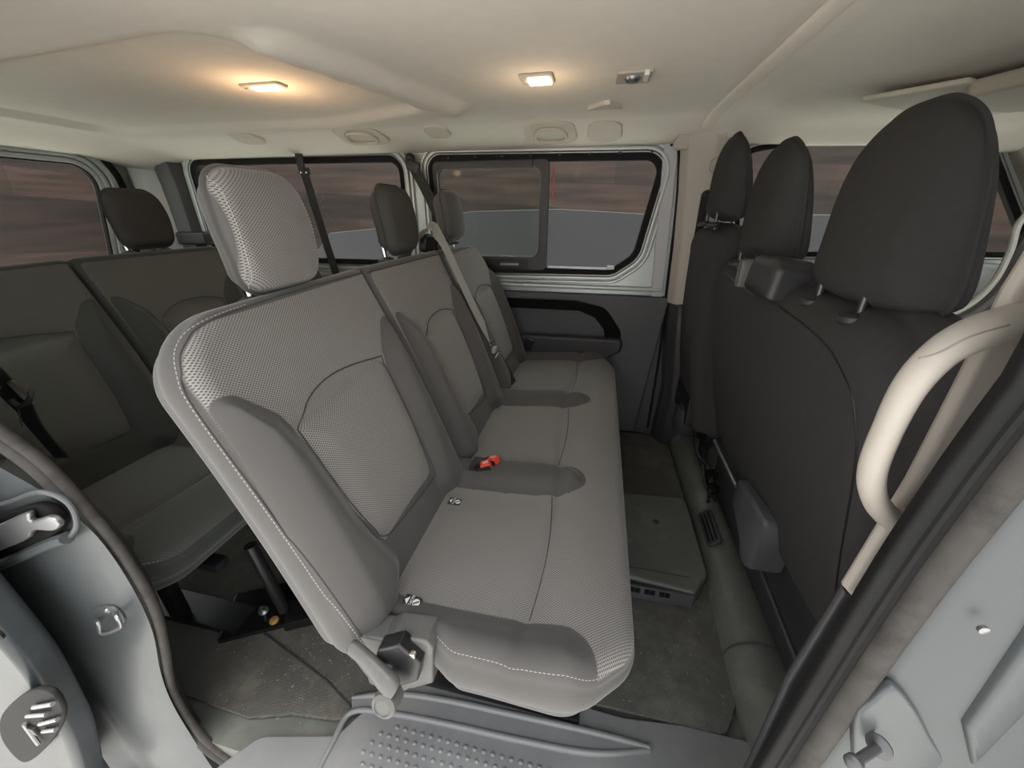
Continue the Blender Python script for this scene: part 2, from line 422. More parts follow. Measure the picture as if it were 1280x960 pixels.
def loft(name, secs, mat, parent=None, cap=True, smooth=50, closed_sec=True):
    n = len(secs[0]); V = [p for s in secs for p in s]; Fc = []
    for i in range(len(secs) - 1):
        for k in range(n if closed_sec else n - 1): q = (k + 1) % n; Fc.append((i * n + k, i * n + q, (i + 1) * n + q, (i + 1) * n + k))
    if cap and closed_sec: Fc += [tuple(range(n))[::-1], tuple((len(secs) - 1) * n + k for k in range(n))]
    return mk(name, V, Fc, mat, parent, smooth)
def xz(loop): return [(p[0], p[2]) for p in loop]
EX, EY, EZ = (1, 0, 0), (0, 1, 0), (0, 0, 1)
def S(o): o['kind'] = 'structure'; return o

# ------------------------------------------------------------------ the vehicle shell
YF, YN = 2.02, .30          # far and near side walls
XR = -2.62                  # tailgate
# --- ceiling: main headliner, heightfield sheet with a cove at the edges and the pressed panel lines
def seg_d(P, a, b):
    a = np.array(a); b = np.array(b); e = b - a; t = np.clip(((P - a) @ e) / e.dot(e), 0, 1); return np.linalg.norm(P - a - t[:, None] * e, axis=1)
def ceil_z(P):
    x, y = P[:, 0], P[:, 1]
    z = 1.475 + .008 * np.exp(-((y - 1.1) / .5) ** 2)
    z = z - .052 * np.clip((y - 1.72) / .27, 0, 1) ** 1.2 - .06 * sstep((.50 - y) / .2)
    z = z - .055 * sstep((-2.25 - x) / .30)
    # raised field left of the diagonal press line
    fld = sdf(P, RF); z = z + .022 * sstep(fld / .04 + .1)
    br = sdf(P, BR); z = z - .024 * sstep(br / .035)
    return z
RF = rpoly([(-.62, 1.50), (-.80, .80), (-1.5, .86), (-2.2, 1.0), (-2.2, 1.62), (-1.1, 1.66)], [.03, .10, .1, .1, .1, .1])
BR = rpoly([(-.60, 1.50), (-.77, .86), (-.66, .80), (-.46, 1.45), (-.50, 1.56)], .04)
def grid(name, xs, ys, fz, th, mat, struct=True):
    X, Y = np.meshgrid(xs, ys, indexing='ij'); P = np.stack([X.ravel(), Y.ravel()], 1); z = fz(P)
    nx, ny = len(xs), len(ys); V = np.column_stack([P, z]); V = np.vstack([V, V + np.array([0, 0, th])]); Fc = []; o = nx * ny
    for i in range(nx - 1):
        for j in range(ny - 1):
            a = i * ny + j; q = (a, a + 1, a + ny + 1, a + ny); Fc.append(q); Fc.append(tuple(v + o for v in q[::-1]))
    for i in range(nx - 1):
        a = i * ny; Fc.append((a, a + ny, a + ny + o, a + o)); a = i * ny + ny - 1; Fc.append((a + ny, a, a + o, a + ny + o))
    for j in range(ny - 1):
        a = j; Fc.append((a + 1, a, a + o, a + 1 + o)); a = (nx - 1) * ny + j; Fc.append((a, a + 1, a + 1 + o, a + o))
    ob = mk(name, V.tolist(), Fc, mat, None, 60); return S(ob) if struct else ob
grid('ceiling', np.linspace(XR + .02, .345, 110), np.linspace(.30, 2.03, 90), ceil_z, .02, 'headliner')
def cab_z(P):
    x, y = P[:, 0], P[:, 1]
    z = 1.482 - .02 * sstep((y - 1.62) / .3) - .05 * sstep((y - 1.86) / .14) - .07 * sstep((.42 - y) / .14)
    z = z - .015 * sstep((x - .5) / .9) - .035 * sstep((x - 1.15) / .25)
    z = z - .012 * np.exp(-((x - .395) / .03) ** 2)
    return z
o = grid('ceiling', np.linspace(.335, 1.50, 60), np.linspace(.30, 2.06, 60), cab_z, .02, 'headliner')
# bead across the roof between the cabin and cab headliners
ys = np.linspace(.34, 1.86, 30); P = np.stack([np.full(30, .352), ys], 1)
S(tube('trim_1', np.column_stack([P, cab_z(P) - .002]), .022, 'headliner', n=14, flat=.45))
# roof skin above everything
S(box('ceiling', (-.45, 1.16, 1.56), (4.4, 1.80, .02), 'body_paint', bev=.005))

# --- far wall
w1 = rpoly([(-.865, 1.415), (-.865, .90), (-.70, .862), (.07, .872), (.185, .955), (.262, 1.40)], [.07, .06, .05, .10, .12, .085])
w2 = rpoly([(-2.29, 1.43), (-2.29, .93), (-2.18, .885), (-1.06, .885), (-.985, .95), (-.985, 1.42)], [.08, .06, .06, .06, .06, .085])
w3 = rpoly([(.52, 1.39), (.60, .98), (1.69, 1.0), (1.38, 1.40), (.80, 1.438)], [.07, .05, .04, .08, .3])
def far(loop): return [(p[0], p[1]) for p in loop]
wall_far = [( -2.66, .77), (1.9, .77), (1.9, .90), (1.78, 1.0), (1.43, 1.45), (1.38, 1.49), (-2.66, 1.49)]
S(plate('wall_left', [wall_far, w1, w2, w3], .03, (0, YF + .02, 0), EX, EZ, 'frame_paint', bev=.004))
S(plate('wall_left', [[(-2.66, -.02), (1.9, -.02), (1.9, .775), (-2.66, .775)]], .03, (0, YF + .03, 0), EX, EZ, 'trim_plastic'))
def scale_loop(lp, d):
    lp = np.asarray(lp); tg = np.roll(lp, -1, 0) - np.roll(lp, 1, 0); nr = np.stack([tg[:, 1], -tg[:, 0]], 1); nr /= np.linalg.norm(nr, axis=1)[:, None] + 1e-9
    if (nr * (lp - lp.mean(0))).sum() < 0: nr = -nr
    return lp + nr * d
def window(name, lp, y, rings, glassd=.03):
    """rings: list of (outer offset, inner offset, y offset, thickness, mat)"""
    g = S(plate(name, [scale_loop(lp, .002)], .004, (0, y + glassd, 0), EX, EZ, 'glass'))
    for i, (a, b, dy, th, m) in enumerate(rings):
        S(plate('window_frame', [scale_loop(lp, a), scale_loop(lp, b)], th, (0, y + dy, 0), EX, EZ, m, parent=g, bev=min(.004, th / 3)))
    return g
RG_ = [(.040, .026, -.004, .016, 'frame_paint'), (.020, .004, -.006, .022, 'frame_paint'), (.004, -.006, .004, .03, 'steel'), (-.002, -.034, .012, .03, 'rubber')]
g1 = window('window_1', w1, YF, RG_)
# sliding pane of the far window: its frame, rail, handle and lower track
sl = rpoly([(-.81, 1.352), (-.81, .955), (-.305, .955), (-.305, 1.352)], .035)
S(plate('sliding_frame', [rpoly([(-.84, 1.385), (-.84, .885), (-.262, .885), (-.262, 1.385)], .03), sl], .02, (0, YF + .005, 0), EX, EZ, 'dark_plastic', parent=g1, bev=.004))
S(plate('sliding_pane', [scale_loop(sl, .01)], .004, (0, YF + .01, 0), EX, EZ, 'glass', parent=g1))
S(tube('pane_edge', [(x, YF - .008, z) for x, z in scale_loop(sl, .004)], .0028, 'steel', parent=g1, n=6, closed=True))
S(box('rail', (-.57, YF - .012, 1.365), (.46, .02, .035), 'dark_plastic', parent=g1, bev=.006))
S(box('pull_handle', (-.45, YF - .018, .915), (.10, .02, .016), 'steel', parent=g1, bev=.006))
S(box('pull_base', (-.52, YF - .008, .915), (.34, .012, .045), 'black_plastic', parent=g1, bev=.005))
S(box('red_edge', (-.243, YF - .006, 1.28), (.006, .01, .14), 'red_trim', parent=g1, bev=.002))
S(box('bottom_track', (-.10, YF - .008, .905), (.31, .02, .012), 'steel', parent=g1, bev=.004))
S(box('track_clip', (.055, YF - .014, .912), (.035, .02, .018), 'pale_plastic', parent=g1, bev=.005))
for x in np.linspace(-.75, .18, 8): S(box('clip', (float(x), YF - .006, 1.398), (.012, .012, .008), 'black_plastic', parent=g1, bev=.002))
window('window_2', w2, YF, RG_)
window('window_3', w3, YF, [(.016, .004, -.004, .02, 'steel'), (.004, -.016, .004, .03, 'rubber')])
# sill crease below the windows and lower moulding
S(box('trim_2', (-.30, YF - .004, .812), (1.22, .03, .022), 'frame_paint', bev=.010))
S(box('trim_2', (-1.66, YF - .004, .830), (1.30, .03, .022), 'frame_paint', bev=.010))
S(box('trim_3', (-1.1, YF - .002, .775), (3.1, .03, .010), 'dark_plastic', bev=.003))
# lower grey liner with its oval pocket
pk = rpoly([(-.85, .745), (-.85, .455), (.07, .448), (.145, .50), (.135, .60), (.05, .715), (-.10, .745)], [.04, .04, .06, .05, .05, .09, .08])
S(plate('wall_left', [[(-2.6, .02), (.27, .02), (.345, .78), (-2.6, .78)], scale_loop(pk, 0)], .04, (0, YF - .012, 0), EX, EZ, 'trim_plastic', bev=.006))
S(plate('trim_4', [scale_loop(pk, .004), rpoly([(-.83, .695), (-.83, .47), (.02, .47), (.065, .51), (.055, .60), (.0, .665), (-.08, .695)], [.02, .02, .03, .03, .04, .05, .05])], .03, (0, YF - .016, 0), EX, EZ, 'matte_black', bev=.006))
S(plate('wall_left', [scale_loop(pk, -.005)], .01, (0, YF + .006, 0), EX, EZ, 'trim_plastic'))
tag(plate('armrest', [rpoly([(-.85, .555), (-.85, .448), (.06, .445), (.148, .50), (.150, .565)], [.02, .03, .06, .04, .02])], .05, (0, YF - .042, 0), EX, EZ, 'dark_plastic', bev=.012),
    'dark grey moulded armrest ledge below the far sliding window', 'armrest')
# B-pillar opposite: silver strip, black gap, beige cover, dark lower cover
S(plate('wall_left', [[(.262, .78), (.315, .78), (.285, 1.43), (.225, 1.43)]], .02, (0, YF - .004, 0), EX, EZ, 'frame_gray', bev=.003))
S(tube('trim_5', spl([(.345, YF - .02, .05), (.345, YF - .02, .5), (.330, YF - .02, .78), (.312, YF - .02, 1.2), (.285, YF - .02, 1.40), (.25, YF - .02, 1.42)], 6), .006, 'rubber', n=8))
def pillar(name, prof, zs, mat):
    return S(loft(name, [[(x + dx, y + dy, z) for x, y in prof] for (z, dx, dy) in zs], mat, smooth=60))
pillar('trim_6', rpoly([(.345, 2.02), (.335, 1.965), (.36, 1.915), (.46, 1.90), (.53, 1.95), (.53, 2.02)], .02), [(.765, 0, 0), (.78, -.004, -.002), (1.0, -.012, 0), (1.25, -.03, 0), (1.42, -.05, 0), (1.47, -.07, 0)], 'beige_plastic')
pillar('trim_7', rpoly([(.34, 2.04), (.345, 1.95), (.38, 1.90), (.62, 1.88), (.66, 1.95), (.66, 2.04)], .02), [(0, .03, .02), (.3, .04, 0), (.6, .01, 0), (.76, 0, 0), (.768, 0, .01)], 'dark_plastic')
S(plate('trim_8', [rpoly([(.24, -.055), (.29, .05), (.47, .055), (.43, -.05)], .02)], .03, (0, 1.93, 1.445), EX, (0, -.25, 1), 'beige_plastic', bev=.008))
# belt loops and knob on that pillar
t = thing('belt_anchor', (.41, 1.90, 1.25), 'black belt guide loop beside the farthest front headrest', 'belt anchor')
lathe('guide', [(.0, 0), (.022, 0), (.024, .008), (.018, .02), (.0, .022)], (.41, 1.905, 1.22), (0, -1, 0), 'black_plastic', t)
ribbon('webbing', [(.405, 1.885, 1.22), (.405, 1.88, 1.05), (.42, 1.88, .9)], (1, .3, 0), .045, .003, 'webbing', t)
tag(lathe('height_adjuster', [(.0, 0), (.028, 0), (.03, .006), (.026, .016), (.0, .018)], (.425, 1.905, 1.33), (0, -1, 0), 'beige_plastic'), 'round beige button on the far pillar above the belt guide', 'button')

# headliner cove pads along the far side: handle recesses and vents
def cove(px0, px1, py0, py1, label, cat, name, loop=True):
    pc = ((px0 + px1) / 2, (py0 + py1) / 2); y = min(np.linspace(1.70, 2.0, 200), key=lambda q: abs(ony(*pc, q)[2] - float(ceil_z(np.array([(ony(*pc, q)[0], q)]))[0])))
    a = ony(px0, py0, y); b = ony(px1, py1, y); cx, cz = (a[0] + b[0]) / 2, (a[2] + b[2]) / 2; w = abs(b[0] - a[0]); h = abs(a[2] - b[2])
    t = thing(name, (cx, y, cz), label, cat, 'fittings along the far roof edge')
    ey = (0, -1, .24)
    h = h * 2.6; cz -= .004
    base = rpoly([(-w / 2, -h / 2), (w / 2, -h / 2), (w / 2 * .86, h / 2), (-w / 2 * .86, h / 2)], h * .3)
    plate('plate', [base], .012, (cx, y, cz), EX, ey, 'headliner_trim', t, bev=.004)
    if loop:
        lp = rpoly([(-w * .36, -h * .34), (w * .36, -h * .34), (w * .26, h * .30), (-w * .26, h * .30)], h * .3)
        plate('grip', [lp, scale_loop(lp, -.011)], .012, (cx, y - .002, cz - .010), EX, ey, 'headliner_trim', t, bev=.004)
cove(420, 482, 159, 178, 'beige folded roof handle above the far rear window', 'roof handle', 'roof_handle')
cove(655, 722, 152, 177, 'beige folded roof handle above the far sliding window', 'roof handle', 'roof_handle')
cove(290, 326, 164, 178, 'small beige vent pad above the far rear window', 'vent', 'roof_vent', False)
cove(530, 562, 156, 170, 'small beige vent pad above the pillar between the far windows', 'vent', 'roof_vent', False)
cove(734, 778, 151, 174, 'beige vent pad above the front end of the far sliding window', 'vent', 'roof_vent', False)

# --- rear wall and tailgate, its window in the (y,z) plane
wr = rpoly([(.45, 1.385), (.45, .90), (1.70, .90), (1.785, 1.385)], [.08, .06, .06, .10])
S(plate('wall_rear', [[(.28, -.06), (2.04, -.06), (2.04, 1.50), (.28, 1.50)], scale_loop(wr, .02)], .03, (XR - .03, 0, 0), EY, EZ, 'frame_paint', bev=.004))
g = S(plate('window_4', [scale_loop(wr, .002)], .004, (XR - .02, 0, 0), EY, EZ, 'glass'))
for (a, b, dx, th, m) in [(.115, .085, .005, .05, 'rubber'), (.085, .052, .0, .04, 'frame_paint'), (.046, .022, -.01, .05, 'frame_paint'), (.022, -.004, -.015, .04, 'frame_paint'), (.0, -.008, -.012, .03, 'rubber')]:
    S(plate('window_frame', [scale_loop(wr, a), scale_loop(wr, b)], th, (XR + dx, 0, 0), EY, EZ, m, parent=g, bev=.006))
pillar('trim_9', rpoly([(-2.60, 1.92), (-2.56, 1.90), (-2.50, 1.93), (-2.42, 2.03), (-2.60, 2.04)], .015), [(0, 0, 0), (.7, 0, 0), (1.2, .0, .0), (1.46, -.04, .02)], 'frame_paint')
pillar('trim_10', rpoly([(-2.47, 1.98), (-2.42, 1.955), (-2.34, 1.96), (-2.31, 2.03), (-2.47, 2.03)], .01), [(0, 0, 0), (1.0, .0, 0), (1.3, -.01, 0), (1.44, -.03, 0)], 'trim_plastic')
tag(box('speaker_cover', (-2.33, 1.965, 1.02), (.20, .08, .07), 'black_plastic', bev=.015), 'black bracket on the far rear pillar beside the rear bench headrest', 'bracket')

# --- near side wall behind the door opening and above it, roof rail, floor
wn = rpoly([(-2.35, 1.40), (-2.35, .92), (-1.15, .92), (-1.15, 1.40)], .07)
S(plate('wall_right', [[(-2.64, -.05), (-.98, -.05), (-.98, .6), (-.90, 1.0), (-.86, 1.52), (-2.64, 1.52)], wn], .03, (0, .34, 0), EX, EZ, 'trim_plastic', bev=.004))
S(plate('window_6', [scale_loop(wn, .002)], .004, (0, .34, 0), EX, EZ, 'glass'))
S(box('wall_right', (-.26, .30, 1.43), (1.30, .10, .14), 'body_paint', bev=.02))
S(plate('wall_right', [[(.55, -.2), (1.7, -.2), (1.9, .95), (1.35, 1.49), (.40, 1.49), (.40, .95), (.55, .9)], rpoly([(.62, .98), (1.5, .98), (1.15, 1.40), (.62, 1.40)], .06)], .03, (0, .27, 0), EX, EZ, 'body_dark', bev=.004))
fl = grid('floor', np.linspace(XR, 1.8, 60), np.linspace(.33, 2.05, 40), lambda P: np.full(len(P), -.012) - .0 * P[:, 0], -.05, 'floor_plastic')
# cab: dashboard, windscreen frame
S(plate('window_5', [rpoly([(.40, -.28), (1.95, -.28), (1.80, .42), (.55, .42)], .08)], .005, (1.66, 0, 1.13), EY, (-.62, 0, .78), 'glass'))
S(plate('wall_front', [[(.28, -.40), (2.05, -.40), (2.05, .50), (.28, .50)], rpoly([(.42, -.26), (1.93, -.26), (1.80, .36), (.55, .36)], .08)], .03, (1.66, 0, 1.13), EY, (-.62, 0, .78), 'beige_plastic', bev=.005))
S(box('wall_front', (1.75, 1.16, .35), (.04, 1.78, 1.1), 'dark_plastic', bev=.005))
# ------------------------------------------------------------------ passenger benches
K = .40; LN = math.sqrt(1 + K * K)
BX0, BZ0 = -.37, .44
def back_map(P, h):
    P = np.asarray(P); y = P[:, 0]; z = BZ0 + P[:, 1] / LN; x = BX0 - K * (z - BZ0) ; n = np.array([1, 0, K]) / LN
    cur = .012 * np.sin(np.clip((z - .44) / .55, 0, 1) * math.pi)
    return np.stack([x + (h + cur) * n[0], y, z + (h + cur) * n[2]], 1)
def v_(z): return (z - BZ0) * LN
def stitches(name, pts, mat, parent, pitch=.0075, ln=.0045, r=.0007):
    pts = np.asarray(pts); d = np.r_[0, np.cumsum(np.linalg.norm(np.diff(pts, axis=0), axis=1))]; mb = ([], [])
    t = 0
    while t + ln < d[-1]:
        a = [np.interp(t, d, pts[:, k]) for k in range(3)]; b = [np.interp(t + ln, d, pts[:, k]) for k in range(3)]
        tube('', [a, b], r, None, n=5, mb=mb); t += pitch
    return mk(name, mb[0], mb[1], mat, parent, None)
def make_backrest(root, y0, W_, near=False, far_=False, hero=False):
    """one backrest of the bench, y0..y0+W_"""
    z0 = .385; zt0, zt1 = (1.0, 1.035) if near else (1.035, 1.035)
    cr0 = .10 if near else .02; cr1 = .10 if far_ else .02
    if near: out = rpoly([(y0, v_(z0)), (y0 + W_, v_(z0)), (y0 + W_, v_(1.03)), (y0 + .02, v_(1.015))], [.05, .02, .02, .115], 14)
    elif far_: out = rpoly([(y0, v_(z0)), (y0 + W_, v_(z0)), (y0 + W_ - .03, v_(1.02)), (y0, v_(1.03))], [.02, .05, .115, .02], 14)
    else: out = rpoly([(y0, v_(z0)), (y0 + W_, v_(z0)), (y0 + W_, v_(1.03)), (y0, v_(1.03))], [.02] * 4, 6)
    def U(pts): return np.array([(y0 + (u if u >= 0 else W_ + u), v_(z)) for u, z in pts])
    yl = .10 if near else .10
    ins = rpoly(U([(.135, .535), (-.145, .515), (-.125, .66), (-.118, .825), (.115, .805)]), [.04, .04, .1, .025, .015], 6)
    # arched top of the inner panel
    lb = rpoly(U([(.02, .90), (.055, .895), (.10, .835), (.118, .78), (.128, .62), (.155, .50), (.13, .40), (-.001 + .0, .40)] if False else [(.018, .905), (.055, .895), (.10, .84), (.118, .77), (.128, .62), (.17, .47), (.10, .40), (.004, .42)]), [.02, .03, .03, .1, .1, .05, .02, .02], 5)
    rb = rpoly(U([(-.012, .91), (-.05, .90), (-.105, .84), (-.122, .78), (-.135, .62), (-.16, .47), (-.10, .40), (-.002, .42)]), [.02, .03, .03, .1, .1, .05, .02, .02], 5)
    bot = U([(.0, .36), (-.0001, .36), (-.0001, .50), (.0, .53)])
    def fn(P):
        a = sdf(P, lb); b = sdf(P, rb); i = sdf(P, ins)
        h = .030 * sstep(a / .055 + .05) + .030 * sstep(b / .055 + .05) - .006 * np.exp(-(i / .008) ** 2) + .008 * sstep(i / .05)
        v = P[:, 1]; h = h - .010 * np.exp(-((v - v_(.83)) / .02) ** 2) * sstep(1 - np.abs((P[:, 0] - y0 - W_ / 2) / (W_ / 2 - .1))) 
        return h + .012
    st = .010; stf = .010
    base = rpoly([(y0 + st, v_(.40)), (y0 + W_ - stf, v_(.40)), (y0 + W_ - stf, v_(1.012)), (y0 + st + .01, v_(.998))] if near or far_ else [(y0 + .012, v_(.40)), (y0 + W_ - .012, v_(.40)), (y0 + W_ - .012, v_(1.01)), (y0 + .012, v_(1.01))], [.02, .02, .09 if far_ else .01, .09 if near else .01], 10)
    def reg(P):
        r = np.minimum(sdf(P, base), np.minimum(-sdf(P, lb), -sdf(P, rb)))
        low = (P[:, 1] - v_(.525)); r = np.minimum(r, low); return r
    pad = Pad(out, .14, .026 if near or far_ else .02, fn, back_map, reg, back_roll=.055, inset=.012 if near else .004, bulge=.006, N_=420 if hero else 300, rings=64 if hero else 44)
    b = pad.build('backrest', 'seat_fabric', root)
    # seams
    def line(pts, r=.0016, nm='seam', mat='seam_dark', off=.0004):
        p = resample(spl([(q[0], q[1]) for q in pts], 10), 90, False); return tube(nm, pad.at(p, off), r, mat, b, n=6)
    arch = U([(.118, .80), (.17, .832), (.24, .848), (.32, .845), (-.118, .828)])
    line(arch)
    line(U([(.118, .80), (.128, .66), (.145, .56), (.165, .528), (.21, .520), (-.17, .508), (-.14, .525), (-.13, .62), (-.120, .75), (-.118, .828)]), .0013)
    if near or far_:
        sgn = 1 if near else -1; e = y0 + .009 if near else y0 + W_ - .009
        sp = [(e, v_(.42)), (e, v_(.70)), (e + sgn * .002, v_(.89)), (e + sgn * .014, v_(.945)), (e + sgn * .042, v_(.983)), (e + sgn * .10, v_(1.003)), (e + sgn * .30, v_(1.012)), (e + sgn * (W_ - .02), v_(1.014))]
        pp = resample(spl(sp, 12), 220, False); tube('seam', pad.at(pp, 0), .0014, 'seam_dark', b, n=6)
        p2 = pp.copy(); cc = np.array([y0 + W_ / 2, v_(.7)]); dv = p2 - cc; dv /= np.linalg.norm(dv, axis=1)[:, None]; p2 += dv * .0045
        stitches('stitching', pad.at(p2[:150], .0006), 'thread', b)
    else: line([(y0 + .004, v_(1.012)), (y0 + W_ - .004, v_(1.012))])
    return b
def make_headrest(root, yc, w=.25, zc=1.145, h=.215, xf=-.655, mat='seat_fabric', mesh=True, th=.125, tilt=.16, taper=.89, lean=1):
    """headrest facing +x"""
    n = np.array([1, 0, tilt * .8]); n /= np.linalg.norm(n); t = np.array([-n[2], 0, n[0]])
    O = np.array([xf, yc, zc])
    def mp(P, hh):
        c = .010 * np.cos(P[:, 1] / h * math.pi)
        return O + np.outer(np.ones(len(P)), [0, 0, 0]) + np.outer(P[:, 0], [0, 1, 0]) + np.outer(P[:, 1], t) + np.outer(hh + c, n)
    hw = w / 2; out = rpoly([(-hw * taper, -h / 2), (hw * taper, -h / 2), (hw, h * .05), (hw * .89, h / 2), (-hw * .89, h / 2), (-hw, h * .05)], [.04, .04, .2, .06, .06, .2], 8)
    reg = None
    if mesh: reg = lambda P: hw * .93 - np.abs(P[:, 0]) 
    pad = Pad(out, th, .022, lambda P: 0 * P[:, 0] - .012 * (P[:, 0] / hw) ** 2, mp, reg, back_roll=.05, inset=.006, bulge=.010, N_=180, rings=28)
    hd = pad.build('headrest', mat, root)
    if mesh:
        for s in (-1, 1):
            ln = np.stack([np.full(60, s * hw * .87) * np.linspace(1, 1, 60) * (.97 + .04 * np.cos(np.linspace(-1.4, 1.4, 60))), np.linspace(-h * .46, h * .45, 60)], 1)
            stitches('stitching', pad.at(ln, .0006), 'thread', hd, pitch=.007)
    for s in (-1, 1):
        p0 = O - n * .06 - t * (h / 2 - .03) + np.array([0, s * .062, 0]); p1 = O - n * .06 - t * (h / 2 + .055) + np.array([0, s * .062, 0])
        tube('post', [p0, p1], .0065, 'chrome' , hd, n=12)
        q = p0 - t * .045
        lathe('post_guide', [(0, 0), (.020, 0), (.024, .004), (.023, .010), (.012, .016), (0, .016)], q - t * .008, t, 'dark_plastic', hd, n=20)
    return hd
CZ = .462
def cush_map(P, h):
    P = np.asarray(P); x, y = P[:, 0], P[:, 1]
    z = CZ + h - .018 * sstep((-.10 - x) / .3) 
    return np.stack([x - .03 * np.clip((-h - .02) / .13, 0, 1) * sstep((x) / .1), y, z], 1)
def make_bench(nm, label, near_details=True):
    root = thing(nm, (-.15, 1.16, 0), label, 'bench seat')
    c = [(-.45, .46), (-.30, .435), (-.235, .405), (-.19, .378), (.03, .372), (.128, .46), (.126, 1.87), (.08, 1.965), (-.45, 1.965)]
    out = rpoly(c, [.02, .04, .05, .05, .12, .09, .09, .05, .02], 10)
    nb = spl([(-.44, .505), (-.32, .478), (-.15, .468), (-.02, .470), (.02, .462), (.048, .435), (.055, .39), (.02, .33), (-.2, .33), (-.46, .38)], 8, True)
    hm = [spl([(-.44, .82), (-.36, .825), (-.18, .815), (-.06, .83), (.0, .86), (.015, .90), (-.01, .945), (-.06, .965), (-.2, .965), (-.44, .95)], 8, True),
          spl([(-.44, 1.345), (-.34, 1.345), (-.18, 1.34), (-.06, 1.355), (.0, 1.385), (.012, 1.42), (-.01, 1.465), (-.06, 1.485), (-.2, 1.485), (-.44, 1.47)], 8, True)]
    fb = spl([(-.44, 1.86), (-.30, 1.875), (-.12, 1.88), (-.02, 1.875), (.04, 1.90), (.08, 2.0), (-.44, 2.02)], 8, True)
    def fn(P):
        x, y = P[:, 0], P[:, 1]
        h = .026 * sstep(sdf(P, nb) / .06 + .02) + .026 * sstep(sdf(P, fb) / .06 + .02)
        for q in hm: h = h + .030 * sstep(sdf(P, q) / .045 + .02)
        h = h - .006 * np.exp(-((x + .07 + .02 * np.sin(y * 6)) / .012) ** 2)
        h = h + .012 * sstep((x + .07) / .08) - .02 * sstep((x - .02) / .12)
        return h
    def reg(P):
        r = -sdf(P, nb)
        for q in hm + [fb]: r = np.minimum(r, -sdf(P, q))
        return np.minimum(r, sdf(P, out) - .004)
    pad = Pad(out, .135, .032, fn, cush_map, reg, back_roll=.05, inset=.006, bulge=.010, N_=560, rings=56, center=(-.15, 1.15))
    # a wide pad: rings along the long axis
    cu = pad.build('seat_cushion', 'seat_fabric', root)
    def sx(y): return -.068 - .010 * math.sin(y * 9)
    for (a, b) in ((.475, .825), (.965, 1.345), (1.485, 1.875)):
        ys = np.linspace(a, b, 40); tube('seam', pad.at(np.array([(-.07 + .012 * math.sin((y - a) / (b - a) * math.pi), y) for y in ys]), -.0004), .0015, 'seam_dark', cu, n=6)
    for q in hm:
        pts = np.array([p for p in resample(q, 120) if p[0] > -.40]); k = int(np.argmax(np.linalg.norm(np.diff(pts, axis=0), axis=1))); pts = np.vstack([pts[k + 1:], pts[:k + 1]]) if np.linalg.norm(pts[k + 1] - pts[k]) > .03 else pts
        tube('seam', pad.at(pts, -.0006), .0012, 'seam_dark', cu, n=6)
    so = resample(out, 700); inn = so + (pad.c - so) / np.linalg.norm(pad.c - so, axis=1)[:, None] * .006
    sel = [i for i in range(700) if so[i][0] > -.40 and so[i][1] < 1.0]
    k0 = next((i for i in range(len(sel) - 1) if sel[i + 1] - sel[i] > 1), None)
    if k0 is not None: sel = sel[k0 + 1:] + sel[:k0 + 1]
    line = pad.at(inn[sel], -.003)
    stitches('stitching', line + np.array([0, 0, .002]), 'thread', cu)
    make_backrest(root, .378, .545, near=True, hero=True)
    make_backrest(root, .928, .50)
    make_backrest(root, 1.432, .52, far_=True)
    make_headrest(root, .678, w=.208, h=.205, zc=1.130, xf=-.600, th=.098)
    make_headrest(root, 1.19, w=.195, zc=1.14, h=.185, xf=-.598, th=.085, mat='headrest_dark', mesh=False)
    make_headrest(root, 1.665, w=.19, zc=1.15, h=.185, xf=-.598, th=.085, mesh=False)
    for y in (.56, 1.70):
        bm = bmesh.new(); bmbox(bm, (-.16, y, .17), (.05, .035, .30), .01); bmbox(bm, (-.10, y, .30), (.40, .04, .03), .01)
        me = bpy.data.meshes.new('leg'); bm.to_mesh(me); bm.free(); link('leg', me, 'black_plastic', root)
    for y in (.59, 1.62): box('floor_rail', (-.16, y, .012), (.42, .09, .02), 'black_plastic', root, bev=.006)
    return root, pad, cu
bench, cpad, ccu = make_bench('bench_seat', 'three-place grey mesh fabric bench seat in the middle row with white stitching')
def copy_tree(o, parent=None, keep=lambda o: True):
    c = o.copy(); COL.objects.link(c); c.parent = parent; c.matrix_parent_inverse = o.matrix_parent_inverse.copy()
    for ch in list(o.children):
        if keep(ch): copy_tree(ch, c, keep)
    return c
rear = copy_tree(bench)
rear.location = (bench.location[0] - 1.01, bench.location[1], 0); rear['label'] = 'shade-darkened three-place bench seat in the back row behind the middle bench'
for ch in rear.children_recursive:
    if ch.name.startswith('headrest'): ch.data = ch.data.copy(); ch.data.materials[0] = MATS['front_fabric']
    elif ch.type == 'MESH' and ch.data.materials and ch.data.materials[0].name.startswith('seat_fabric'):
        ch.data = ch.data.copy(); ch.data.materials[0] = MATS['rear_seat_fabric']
# rear bench floor mechanism with a slanted strut, seen under the cushion
strut = tube('strut', [(-.895, .63, .30), (-.86, .635, .035)], [.017, .017], 'black_plastic', rear, n=14)
box('lock_plate', (-.90, .66, .010), (.30, .16, .02), 'black_gloss', rear, bev=.006, rot=Matrix.Rotation(.5, 3, 'Z'))
box('lock_block', (-.80, .645, .030), (.10, .085, .035), 'black_gloss', rear, bev=.008, rot=Matrix.Rotation(.5, 3, 'Z'))
lathe('bolt', [(0, 0), (.014, 0), (.014, .008), (.006, .012), (.006, .03), (0, .03)], (-.93, .625, .02), (.2, -.3, 1), 'steel', rear)
lathe('bolt', [(0, 0), (.013, 0), (.013, .005), (.008, .008), (0, .008)], (-.875, .605, .02), (.1, -.2, 1), 'rust', rear)
